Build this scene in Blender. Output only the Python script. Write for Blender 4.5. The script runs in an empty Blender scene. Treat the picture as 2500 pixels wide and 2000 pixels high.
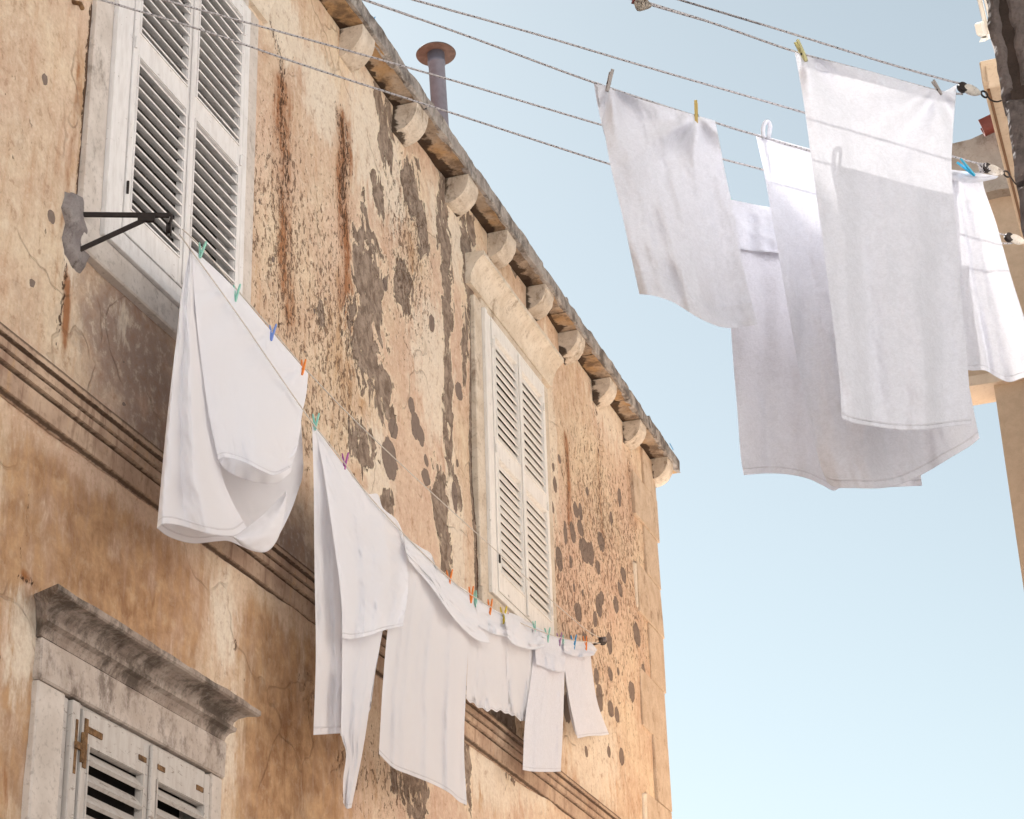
import bpy, math, random
import numpy as np
from mathutils import Vector, Matrix
random.seed(7); rng = np.random.RandomState(11)
S = bpy.context.scene
COL = S.collection

# ------------------------------------------------------------------ survey of the place
# camera orientation from the vanishing points of the facade; X away from the old facade, Y along the lane, Z up
F = 5025.0
def nrm(v): return v / np.linalg.norm(v)
_up = nrm(np.array([-350., 10500., -F])); _y = nrm(np.array([1942., -2340., -F]))
_y = nrm(_y - _up * _y.dot(_up)); _x = np.cross(_y, _up)
M = np.array([_x, _y, _up])
CAM = np.array([4.6, 0.0, 1.6])
def ray(px, py): return nrm(M @ np.array([px - 1250., 1000. - py, -F]))
def onX(px, py, X=0.0): r = ray(px, py); return CAM + r * ((X - CAM[0]) / r[0])
def onY(px, py, Y): r = ray(px, py); return CAM + r * (Y / r[1])
def onZ(px, py, Z): r = ray(px, py); return CAM + r * ((Z - CAM[2]) / r[2])
class Plane:                                   # vertical plane through two plan points
    def __init__(s, a, b):
        s.p = np.array([a[0], a[1], 0.]); d = nrm(np.array([b[0] - a[0], b[1] - a[1], 0.]))
        s.d = d; s.n = np.array([d[1], -d[0], 0.])
        if (CAM - s.p).dot(s.n) < 0: s.n = -s.n          # normal towards the viewer side
    def at(s, px, py, off=0.):
        r = ray(px, py); t = ((s.p + s.n * off - CAM).dot(s.n)) / r.dot(s.n); return CAM + r * t

# ------------------------------------------------------------------ numpy noise
def _h(ix, iy, seed):
    n = (ix.astype(np.int64) * 374761393 + iy.astype(np.int64) * 668265263 + seed * 1442695041) & 0xffffffff
    n = ((n ^ (n >> 13)) * 1274126177) & 0xffffffff
    return ((n ^ (n >> 16)) & 0xffff) / 65535.0
def vn(x, y, seed=0):
    x = np.asarray(x, float); y = np.asarray(y, float)
    ix = np.floor(x); iy = np.floor(y); fx = x - ix; fy = y - iy
    fx = fx * fx * fx * (fx * (fx * 6 - 15) + 10); fy = fy * fy * fy * (fy * (fy * 6 - 15) + 10)
    a = _h(ix, iy, seed); b = _h(ix + 1, iy, seed); c = _h(ix, iy + 1, seed); d = _h(ix + 1, iy + 1, seed)
    return (a * (1 - fx) + b * fx) * (1 - fy) + (c * (1 - fx) + d * fx) * fy
def fbm(x, y, seed=0, o=4):
    s = 0; a = .5; t = 0
    for i in range(o): s = s + a * vn(x, y, seed + i * 17); t += a; x = x * 2.03; y = y * 2.03; a *= .5
    return s / t
def sst(a, b, x): t = np.clip((x - a) / (b - a), 0, 1); return t * t * (3 - 2 * t)

# ------------------------------------------------------------------ object helpers
def link(name, me, mat, parent=None, smooth=False):
    o = bpy.data.objects.new(name, me); COL.objects.link(o)
    for m_ in (mat if isinstance(mat, (list, tuple)) else [mat]):
        if m_: me.materials.append(m_)
    if smooth: me.polygons.foreach_set('use_smooth', [True] * len(me.polygons))
    if parent is not None: o.parent = parent
    return o
def tag(o, label=None, cat=None, group=None, kind=None):
    if label: o['label'] = label
    if cat: o['category'] = cat
    if group: o['group'] = group
    if kind: o['kind'] = kind
    return o
def empty(name, loc=(0, 0, 0)):
    o = bpy.data.objects.new(name, None); COL.objects.link(o); o.location = loc; o.empty_display_size = .1
    return o
class MB:
    def __init__(s): s.v = []; s.f = []; s.uv = []; s.sm = []
    def add(s, vs, fs, uvs=None):
        n = len(s.v); s.v += [tuple(map(float, p)) for p in vs]
        for k, f in enumerate(fs):
            s.f.append([n + i for i in f]); s.uv.append(None if uvs is None else [uvs[i] for i in f])
        return s
    def box(s, x0, x1, y0, y1, z0, z1, bev=0.0, jit=0.0):
        if bev <= 0:
            vs = [(x, y, z) for x in (x0, x1) for y in (y0, y1) for z in (z0, z1)]
            return s.add(vs, [(0, 1, 3, 2), (4, 6, 7, 5), (0, 4, 5, 1), (2, 3, 7, 6), (0, 2, 6, 4), (1, 5, 7, 3)])
        # chamfered box: 24 verts
        b = bev; vs = []; idx = {}
        for i, x in enumerate((x0, x1)):
            for j, y in enumerate((y0, y1)):
                for k, z in enumerate((z0, z1)):
                    sx = b if i == 0 else -b; sy = b if j == 0 else -b; sz = b if k == 0 else -b
                    jx, jy, jz = [(random.random() - .5) * jit for _ in range(3)]
                    for a, p in enumerate(((x + jx, y + sy + jy, z + sz + jz), (x + sx + jx, y + jy, z + sz + jz), (x + sx + jx, y + sy + jy, z + jz))):
                        idx[(i, j, k, a)] = len(vs); vs.append(p)
        I = idx; fs = []
        for i in (0, 1): q = [I[(i, 0, 0, 0)], I[(i, 0, 1, 0)], I[(i, 1, 1, 0)], I[(i, 1, 0, 0)]]; fs.append(q if i == 0 else q[::-1])
        for j in (0, 1): q = [I[(0, j, 0, 1)], I[(1, j, 0, 1)], I[(1, j, 1, 1)], I[(0, j, 1, 1)]]; fs.append(q if j == 0 else q[::-1])
        for k in (0, 1): q = [I[(0, 0, k, 2)], I[(0, 1, k, 2)], I[(1, 1, k, 2)], I[(1, 0, k, 2)]]; fs.append(q if k == 0 else q[::-1])
        for i in (0, 1):
            for j in (0, 1): fs.append([I[(i, j, 0, 0)], I[(i, j, 1, 0)], I[(i, j, 1, 1)], I[(i, j, 0, 1)]])
        for i in (0, 1):
            for k in (0, 1): fs.append([I[(i, 0, k, 0)], I[(i, 1, k, 0)], I[(i, 1, k, 2)], I[(i, 0, k, 2)]])
        for j in (0, 1):
            for k in (0, 1): fs.append([I[(0, j, k, 1)], I[(1, j, k, 1)], I[(1, j, k, 2)], I[(0, j, k, 2)]])
        for i in (0, 1):
            for j in (0, 1):
                for k in (0, 1): fs.append([I[(i, j, k, 0)], I[(i, j, k, 1)], I[(i, j, k, 2)]])
        return s.add(vs, fs)
    def prism_y(s, prof, y0, y1, n=1, jit=0.0, seed=0):
        # closed profile [(x,z)] swept along Y, optionally roughened
        P = len(prof); ys = np.linspace(y0, y1, n + 1); vs = []
        for a, y in enumerate(ys):
            for b, (x, z) in enumerate(prof):
                dx = dz = 0
                if jit: 
                    dx = (float(fbm(y * 5 + b * 7.3, b * 3.1, seed, 3)) - .5) * jit * 2; dz = (float(fbm(y * 6 + b * 5.7 + 90, b * 1.7, seed + 3, 3)) - .5) * jit * 2
                    if x < 0.001: dx = 0
                vs.append((x + dx, y, z + dz))
        fs = [[a * P + b, a * P + (b + 1) % P, (a + 1) * P + (b + 1) % P, (a + 1) * P + b] for a in range(n) for b in range(P)]
        fs.append(list(range(P))[::-1]); fs.append([n * P + b for b in range(P)])
        return s.add(vs, fs)
    def tube(s, pts, r, seg=8, caps=True, r1=None):
        pts = [np.array(p, float) for p in pts]; n = len(pts); vs = []; uvs = []; L = 0
        t0 = nrm(pts[1] - pts[0]); a = np.array([0, 0, 1.]) if abs(t0[2]) < .9 else np.array([1., 0, 0]); u = nrm(np.cross(t0, a))
        for i, p in enumerate(pts):
            t = nrm((pts[min(i + 1, n - 1)] - pts[max(i - 1, 0)])); u = nrm(u - t * u.dot(t)); w = np.cross(t, u)
            if i: L += np.linalg.norm(p - pts[i - 1])
            rr = r if r1 is None else r + (r1 - r) * i / (n - 1)
            if callable(r): rr = r(i / (n - 1))
            for k in range(seg + 1):
                an = 2 * math.pi * k / seg; vs.append(p + (u * math.cos(an) + w * math.sin(an)) * rr); uvs.append((L, k / seg))
        q = seg + 1
        fs = [[i * q + k, i * q + k + 1, (i + 1) * q + k + 1, (i + 1) * q + k] for i in range(n - 1) for k in range(seg)]
        if caps: fs += [[k for k in range(seg)][::-1], [(n - 1) * q + k for k in range(seg)]]
        return s.add(vs, fs, uvs)
    def obox(s, c, ax, ay, az, hx, hy, hz):
        c = np.array(c); vs = [c + ax * i * hx + ay * j * hy + az * k * hz for i in (-1, 1) for j in (-1, 1) for k in (-1, 1)]
        return s.add(vs, [(0, 1, 3, 2), (4, 6, 7, 5), (0, 4, 5, 1), (2, 3, 7, 6), (0, 2, 6, 4), (1, 5, 7, 3)])
    def lathe(s, c, prof, seg=32):
        vs = [(c[0] + r * math.cos(2 * math.pi * k / seg), c[1] + r * math.sin(2 * math.pi * k / seg), c[2] + z) for r, z in prof for k in range(seg)]
        fs = [[i * seg + k, i * seg + (k + 1) % seg, (i + 1) * seg + (k + 1) % seg, (i + 1) * seg + k] for i in range(len(prof) - 1) for k in range(seg)]
        return s.add(vs, fs)
    def build(s, name, mat, parent=None, smooth=False, origin=None):
        me = bpy.data.meshes.new(name)
        v = s.v if origin is None else [tuple(np.array(p) - origin) for p in s.v]
        me.from_pydata(v, [], s.f)
        if any(u is not None for u in s.uv):
            l = me.uv_layers.new(name='UVMap'); d = []
            for f, u in zip(s.f, s.uv):
                for i in range(len(f)): d += list(u[i]) if u is not None else [0., 0.]
            l.data.foreach_set('uv', d)
        me.update()
        import bmesh
        bm = bmesh.new(); bm.from_mesh(me); bmesh.ops.recalc_face_normals(bm, faces=bm.faces); bm.to_mesh(me); bm.free()
        o = link(name, me, mat, parent, smooth)
        if origin is not None: o.location = origin
        return o

# ------------------------------------------------------------------ materials
class NT:
    def __init__(s, name):
        s.m = bpy.data.materials.new(name); s.m.use_nodes = True; s.t = s.m.node_tree; s.t.nodes.clear()
        s.out = s.t.nodes.new('ShaderNodeOutputMaterial')
    def N(s, typ, ins=None, **kw):
        n = s.t.nodes.new(typ)
        for k, v in kw.items(): setattr(n, k, v)
        for k, v in (ins or {}).items(): s.set(n.inputs[k], v)
        return n
    def set(s, sock, v):
        if isinstance(v, bpy.types.NodeSocket): s.t.links.new(v, sock)
        elif isinstance(v, bpy.types.Node): s.t.links.new(v.outputs[0], sock)
        else:
            if sock.type == 'RGBA' and not isinstance(v, (int, float)) and len(v) == 3: v = (*v, 1)
            sock.default_value = v
    def math(s, op, a, b=0.0, c=None, clamp=False):
        n = s.N('ShaderNodeMath', operation=op, use_clamp=clamp); s.set(n.inputs[0], a); s.set(n.inputs[1], b)
        if c is not None: s.set(n.inputs[2], c)
        return n.outputs[0]
    def mix(s, f, a, b, mode='MIX'):
        n = s.N('ShaderNodeMix', data_type='RGBA', blend_type=mode); s.set(n.inputs[0], f); s.set(n.inputs[6], a); s.set(n.inputs[7], b); return n.outputs[2]
    def ss(s, x, a, b, lo=0., hi=1.):
        n = s.N('ShaderNodeMapRange', interpolation_type='SMOOTHSTEP'); s.set(n.inputs[0], x)
        for i, v in enumerate((a, b, lo, hi)): s.set(n.inputs[i + 1], v)
        return n.outputs[0]
    def noise(s, vec, scale, detail=4, rough=.55, dist=0.):
        n = s.N('ShaderNodeTexNoise'); s.set(n.inputs['Vector'], vec); s.set(n.inputs['Scale'], scale); s.set(n.inputs['Detail'], detail); s.set(n.inputs['Roughness'], rough); s.set(n.inputs['Distortion'], dist)
        return n.outputs[0]
    def mapv(s, vec, scale=(1, 1, 1), rot=(0, 0, 0), loc=(0, 0, 0)):
        n = s.N('ShaderNodeMapping'); s.set(n.inputs['Vector'], vec); n.inputs['Scale'].default_value = scale; n.inputs['Rotation'].default_value = rot; n.inputs['Location'].default_value = loc; return n.outputs[0]
    def coord(s, which='Object'): return s.N('ShaderNodeTexCoord').outputs[which]
    def pos(s): return s.N('ShaderNodeNewGeometry').outputs['Position']
    def bump(s, h, strength=.5, dist=.01, normal=None):
        n = s.N('ShaderNodeBump'); s.set(n.inputs['Height'], h); n.inputs['Strength'].default_value = strength; n.inputs['Distance'].default_value = dist
        if normal is not None: s.set(n.inputs['Normal'], normal)
        return n.outputs[0]
    def principled(s, col, rough=.8, normal=None, spec=.3, metal=0.):
        n = s.N('ShaderNodeBsdfPrincipled'); s.set(n.inputs['Base Color'], col); s.set(n.inputs['Roughness'], rough); s.set(n.inputs['Specular IOR Level'], spec); s.set(n.inputs['Metallic'], metal)
        if normal is not None: s.set(n.inputs['Normal'], normal)
        s.t.links.new(n.outputs[0], s.out.inputs[0]); return n

def mat_wall():
    s = NT('aged_plaster'); P = s.pos()
    A = s.N('ShaderNodeAttribute', attribute_name='maskA'); B = s.N('ShaderNodeAttribute', attribute_name='maskB')
    a = s.N('ShaderNodeSeparateColor', {0: A.outputs[0]}); b = s.N('ShaderNodeSeparateColor', {0: B.outputs[0]})
    ochre, rust, dark = a.outputs[0], a.outputs[1], a.outputs[2]; pale = A.outputs['Alpha']
    peel, mauve, pit = b.outputs[0], b.outputs[1], b.outputs[2]; spot = B.outputs['Alpha']
    big = s.noise(P, 1.3, 5, .6); mid = s.noise(P, 7, 6, .62, .4); fine = s.noise(P, 45, 5, .65); vfine = s.noise(P, 160, 3, .6)
    streak = s.noise(s.mapv(P, (1, 9, 1.1)), 1.6, 5, .6)
    c = s.mix(s.ss(big, .32, .68), (.60, .435, .335), (.75, .62, .485))
    c = s.mix(s.math('MULTIPLY', s.ss(streak, .5, .75), .5), c, (.75, .62, .51))
    c = s.mix(s.math('MULTIPLY', s.ss(streak, .5, .28), .4), c, (.54, .31, .19))
    c = s.mix(s.ss(s.noise(P, .55, 4, .55), .42, .62, 0, .55), c, (.66, .475, .395))
    # ochre wash
    st2 = s.noise(s.mapv(P, (1, 3.2, 1.0)), 3.2, 8, .68, .3)
    oc = s.mix(s.ss(s.math('ADD', s.math('MULTIPLY', mid, .5), s.math('MULTIPLY', st2, .5)), .36, .62), (.25, .12, .052), (.55, .355, .21))
    c = s.mix(s.ss(s.math('ADD', ochre, s.math('MULTIPLY', s.math('SUBTRACT', st2, .5), 1.7)), .25, .85, 0, .88), c, oc)
    mv = s.mix(mid, (.25, .18, .155), (.44, .345, .305))
    c = s.mix(s.ss(s.math('ADD', mauve, s.math('MULTIPLY', s.math('SUBTRACT', mid, .5), .9)), .25, .85, 0, .9), c, mv)
    pl = s.mix(mid, (.72, .61, .51), (.82, .745, .665))
    c = s.mix(s.ss(s.math('ADD', pale, s.math('MULTIPLY', s.math('SUBTRACT', s.noise(s.mapv(P, (1, 3, 1)), 5, 6, .65), .5), 1.3)), .35, .7, 0, .9), c, pl)
    c = s.mix(s.math('MULTIPLY', s.ss(fine, .35, .7), .22), c, (.36, .22, .14))
    mtt = s.noise(P, 13, 7, .72, .25); mk = s.ss(ochre, .15, .6, 1, .35)
    c = s.mix(s.math('MULTIPLY', s.math('MULTIPLY', s.ss(mtt, .5, .66), mk), .5), c, (.78, .67, .56))
    c = s.mix(s.math('MULTIPLY', s.math('MULTIPLY', s.ss(mtt, .47, .33), mk), .5), c, (.36, .215, .145))
    # rust halo
    c = s.mix(s.ss(s.math('ADD', rust, s.math('ADD', s.math('MULTIPLY', s.math('SUBTRACT', streak, .5), 1.3), s.math('MULTIPLY', s.math('SUBTRACT', mtt, .5), 1.2))), .45, 1.05, 0, .85), c, s.mix(mid, (.24, .075, .02), (.42, .19, .075)))
    # peeled render, crisp edged
    pn = s.noise(s.mapv(P, (1, 1.7, 1)), 4.6, 8, .64, .7)
    pr_ = s.math('ADD', peel, s.math('MULTIPLY', s.math('SUBTRACT', pn, .5), 1.5))
    prim = s.math('MULTIPLY', s.ss(pr_, .36, .46), .55); c = s.mix(s.math('MULTIPLY', prim, s.ss(peel, .1, .35)), c, (.80, .68, .55))
    pm = s.ss(pr_, .50, .535)
    pcol = s.mix(s.ss(s.noise(P, 12, 6, .68, .5), .35, .65), (.21, .155, .125), (.39, .31, .26))
    c = s.mix(pm, c, pcol)
    # pitting: short diagonal flakes
    pv = s.mapv(P, (1, 16, 9), (math.radians(38), 0, 0))
    fl = s.noise(pv, 1.5, 4, .6, .6)
    fl2 = s.noise(s.mapv(P, (1, 30, 17), (math.radians(30), 0, 0)), 1.6, 3, .6, 1.0)
    pt = s.ss(s.math('ADD', s.math('MULTIPLY', pit, .26), s.math('MULTIPLY', s.math('ADD', fl, s.math('MULTIPLY', fl2, .9)), .5)), .68, .73)
    pt = s.math('MULTIPLY', pt, s.ss(pit, .02, .25))
    c = s.mix(s.math('MULTIPLY', pt, .75), c, s.mix(fine, (.13, .075, .05), (.26, .17, .12)))
    # chipped spots
    sn = s.noise(P, 13, 5, .62, .6)
    sp = s.ss(s.math('ADD', spot, s.math('MULTIPLY', s.math('SUBTRACT', sn, .5), 1.15)), .49, .53)
    rim = s.math('SUBTRACT', s.ss(s.math('ADD', spot, s.math('MULTIPLY', s.math('SUBTRACT', sn, .5), 1.15)), .38, .46), sp, clamp=True)
    c = s.mix(s.math('MULTIPLY', rim, .35), c, (.74, .60, .48))
    c = s.mix(sp, c, s.mix(s.noise(P, 30, 3), (.22, .165, .14), (.31, .245, .215)))
    # dark runs
    dn = s.noise(s.mapv(P, (1, 13, 6), (math.radians(14), 0, 0)), 1.7, 6, .68, .5)
    df = s.noise(s.mapv(P, (1, 26, 11), (math.radians(30), 0, 0)), 1.9, 4, .65, .8)
    dm = s.ss(s.math('ADD', dark, s.math('ADD', s.math('MULTIPLY', s.math('SUBTRACT', dn, .5), 1.5), s.math('MULTIPLY', s.math('SUBTRACT', df, .5), 2.7))), .55, .72)
    dm = s.math('MULTIPLY', dm, s.ss(dark, .03, .2))
    c = s.mix(s.math('MULTIPLY', dm, .88), c, s.mix(mid, (.05, .028, .018), (.13, .07, .045)))
    # tiny specks and hair cracks
    vo = s.N('ShaderNodeTexVoronoi', {'Vector': s.mapv(P, (1, 1, .9)), 'Scale': 5.5, 'Randomness': 1.0})
    spk = s.math('MULTIPLY', s.ss(vo.outputs[0], .055, .035), s.ss(s.noise(P, 3.1), .5, .6))
    c = s.mix(s.math('MULTIPLY', spk, .8), c, (.12, .07, .05))
    vc = s.N('ShaderNodeTexVoronoi', {'Vector': s.N('ShaderNodeVectorMath', {0: P, 1: s.N('ShaderNodeVectorMath', {0: s.N('ShaderNodeTexNoise', {'Vector': P, 'Scale': 1.4, 'Detail': 3.}).outputs[1], 1: (.05, .05, .05)}, operation='SCALE').outputs[0]}, operation='ADD').outputs[0], 'Scale': .62}, feature='DISTANCE_TO_EDGE')
    ck = s.math('MULTIPLY', s.ss(vc.outputs[0], .006, .002), s.ss(s.noise(P, 1.7), .46, .56))
    c = s.mix(s.math('MULTIPLY', ck, .22), c, (.18, .10, .06))
    h = s.math('ADD', s.math('MULTIPLY', mid, .5), s.math('MULTIPLY', fine, .3)); h = s.math('ADD', h, s.math('MULTIPLY', vfine, .08))
    h = s.math('SUBTRACT', h, s.math('MULTIPLY', pm, 1.1)); h = s.math('SUBTRACT', h, s.math('MULTIPLY', pt, .45)); h = s.math('SUBTRACT', h, s.math('MULTIPLY', sp, .7))
    h = s.math('SUBTRACT', h, s.math('MULTIPLY', ck, .3)); h = s.math('SUBTRACT', h, s.math('MULTIPLY', dm, .2))
    gm = s.N('ShaderNodeGamma', {0: c, 1: 1.16}); c = s.mix(1.0, gm.outputs[0], (1.08, 1.11, 1.09), 'MULTIPLY')
    s.principled(c, .92, s.bump(h, 1.0, .02), .15)
    return s.m

def mat_stone(name, c0, c1, grime=(.10, .08, .06), g=.5, sc=6., bmp=.6, streak=False, rough=.9, brown=None, hollow_shade=None):
    s = NT(name); P = s.pos()
    n1 = s.noise(P, sc, 6, .62, .3); n2 = s.noise(P, sc * 7, 5, .65); n3 = s.noise(s.mapv(P, (1, 1, .6) if not streak else (3, 6, .7)), sc * .8, 8, .74, .1)
    c = s.mix(s.ss(n1, .3, .7), c0, c1)
    if brown: c = s.mix(s.ss(s.noise(P, sc * .45, 5, .6), .42, .62, 0, .85), c, brown)
    c = s.mix(s.ss(n3, .62 - .25 * g, .76 - .2 * g, 0, .8), c, grime)
    c = s.mix(s.math('MULTIPLY', s.ss(n2, .52, .72), .45), c, grime)
    if hollow_shade is not None:  # shade of the hollow beside the wall, put into the colour
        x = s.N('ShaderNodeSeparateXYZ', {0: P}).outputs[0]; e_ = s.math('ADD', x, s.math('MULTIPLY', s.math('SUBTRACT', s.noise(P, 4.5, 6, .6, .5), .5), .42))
        c = s.mix(s.ss(e_, hollow_shade + .02, hollow_shade - .01, 0, .9), c, (.035, .02, .013))
    h = s.math('ADD', s.math('MULTIPLY', n1, .5), s.math('MULTIPLY', n2, .4))
    s.principled(c, rough, s.bump(h, bmp, .012), .2); return s.m

def mat_paint(name, col, chip=.0, chipcol=(.25, .22, .2), dirt=.15):
    s = NT(name); P = s.pos()
    n = s.noise(s.mapv(P, (3, 3, .8)), 9, 5, .6); n2 = s.noise(s.mapv(P, (2, 1.0, 3)), 13, 6, .72, .5)
    c = s.mix(s.ss(n, .35, .75, 0, dirt), col, (.42, .37, .34))
    if chip > 0: c = s.mix(s.ss(n2, .66 - chip * .22, .70 - chip * .2, 0, .85), c, chipcol)
    spk = s.N('ShaderNodeTexVoronoi', {'Vector': P, 'Scale': 14.0}); c = s.mix(s.ss(spk.outputs[0], .05, .03, 0, .6), c, (.25, .2, .17))
    h = s.math('ADD', s.noise(P, 60, 3), s.math('MULTIPLY', n2, .6))
    s.principled(c, .55, s.bump(h, .25, .003), .35); return s.m

def mat_cloth(name, col=(.86, .86, .87), tr=.38, terry=.0, weave=.15, hem=None, wr=0.0):
    s = NT(name); P = s.pos()
    uv = s.N('ShaderNodeTexCoord').outputs['UV']; sp = s.N('ShaderNodeSeparateXYZ', {0: uv}); u, v = sp.outputs[0], sp.outputs[1]
    c = col
    h = s.math('MULTIPLY', s.noise(P, 500, 2, .5), weave)
    if terry > 0:
        t = s.noise(s.mapv(P, (1, 1, 1.6)), 120, 5, .75, .8); t2 = s.noise(P, 38, 4, .7, 1.2)
        h = s.math('ADD', h, s.math('ADD', s.math('MULTIPLY', t, terry), s.math('MULTIPLY', t2, terry * 1.0)))
        c = s.mix(s.ss(s.math('ADD', s.math('MULTIPLY', t, .6), s.math('MULTIPLY', t2, .4)), .38, .62, 0, .28), col, tuple(x * .62 for x in col))
    if wr > 0:
        w = s.noise(s.mapv(P, (2.5, 2.5, .9)), 5, 5, .6, 1.4); h = s.math('ADD', h, s.math('MULTIPLY', w, wr * 9))
    if hem is not None:
        d = s.math('ABSOLUTE', s.math('SUBTRACT', v, hem)); l = s.ss(d, .004, .0015)
        c = s.mix(s.math('MULTIPLY', l, .22), c, (.50, .47, .50)); h = s.math('SUBTRACT', h, s.math('MULTIPLY', l, .6))
        de = s.ss(v, .996, 1.0); c = s.mix(s.math('MULTIPLY', de, .35), c, (.40, .38, .42))
    b = s.bump(h, .8, .006)
    d = s.N('ShaderNodeBsdfDiffuse', {0: c, 'Normal': b}); d.inputs['Roughness'].default_value = .6
    t = s.N('ShaderNodeBsdfTranslucent', {0: s.mix(1.0, c, (1., .975, .93), 'MULTIPLY'), 'Normal': b})
    m = s.N('ShaderNodeMixShader'); s.set(m.inputs[0], tr); s.t.links.new(d.outputs[0], m.inputs[1]); s.t.links.new(t.outputs[0], m.inputs[2])
    s.t.links.new(m.outputs[0], s.out.inputs[0]); return s.m

def mat_plain(name, col, rough=.5, metal=0., spec=.4, var=.2, sc=20., alpha=None):
    s = NT(name); P = s.pos(); n = s.noise(P, sc, 5, .6)
    c = s.mix(s.ss(n, .35, .7, 0, var), col, tuple(x * .45 for x in col))
    p = s.principled(c, rough, s.bump(n, .2, .003), spec, metal)
    if alpha: s.set(p.inputs['Transmission Weight'], alpha)
    return s.m

def mat_rope():
    s = NT('flecked_rope'); uv = s.coord('UV'); sp = s.N('ShaderNodeSeparateXYZ', {0: uv})
    u, v = sp.outputs[0], sp.outputs[1]
    # fleck spirals: two flecks per 2.1 cm
    fu = s.math('FRACT', s.math('DIVIDE', u, .0205)); fv = s.math('FRACT', s.math('ADD', s.math('MULTIPLY', v, 3.0), s.math('MULTIPLY', u, 11.0)))
    du = s.math('ABSOLUTE', s.math('SUBTRACT', fu, .5)); dv = s.math('ABSOLUTE', s.math('SUBTRACT', fv, .5))
    fk = s.math('MULTIPLY', s.ss(du, .17, .11), s.ss(dv, .22, .14))
    tw = s.math('SINE', s.math('MULTIPLY', s.math('ADD', s.math('DIVIDE', u, .009), v), 6.283))
    c = s.mix(s.ss(tw, -1, 1), (.47, .445, .455), (.58, .55, .56)); c = s.mix(fk, c, (.012, .012, .014))
    s.principled(c, .8, s.bump(tw, .5, .001), .2); return s.m

def mat_course():
    s = NT('grimy_dark_grooved_course'); P = s.pos(); z = s.N('ShaderNodeSeparateXYZ', {0: P}).outputs[2]
    n = s.noise(P, 3, 6, .62); n2 = s.noise(P, 26, 5, .65); st = s.noise(s.mapv(P, (1, 7, .8)), 1.6, 6, .65)
    c = s.mix(s.ss(n, .3, .7), (.36, .245, .18), (.56, .42, .31)); c = s.mix(s.ss(st, .52, .68, 0, .7), c, (.22, .13, .09)); c = s.mix(s.ss(st, .44, .3, 0, .5), c, (.52, .33, .17))
    c = s.mix(s.ss(n2, .5, .7, 0, .45), c, (.20, .13, .09))
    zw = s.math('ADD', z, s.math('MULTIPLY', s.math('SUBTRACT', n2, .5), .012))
    for zc, wd, k in ((5.805, .016, .75), (5.768, .006, .85), (5.718, .008, .8), (5.663, .008, .85), (5.553, .009, .85)):  # darker lines along the top lip and each groove
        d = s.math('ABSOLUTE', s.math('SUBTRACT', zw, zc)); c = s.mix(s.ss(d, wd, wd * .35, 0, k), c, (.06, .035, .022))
    s.principled(c, .92, s.bump(s.math('ADD', n, n2), .6, .008), .15); return s.m

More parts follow.
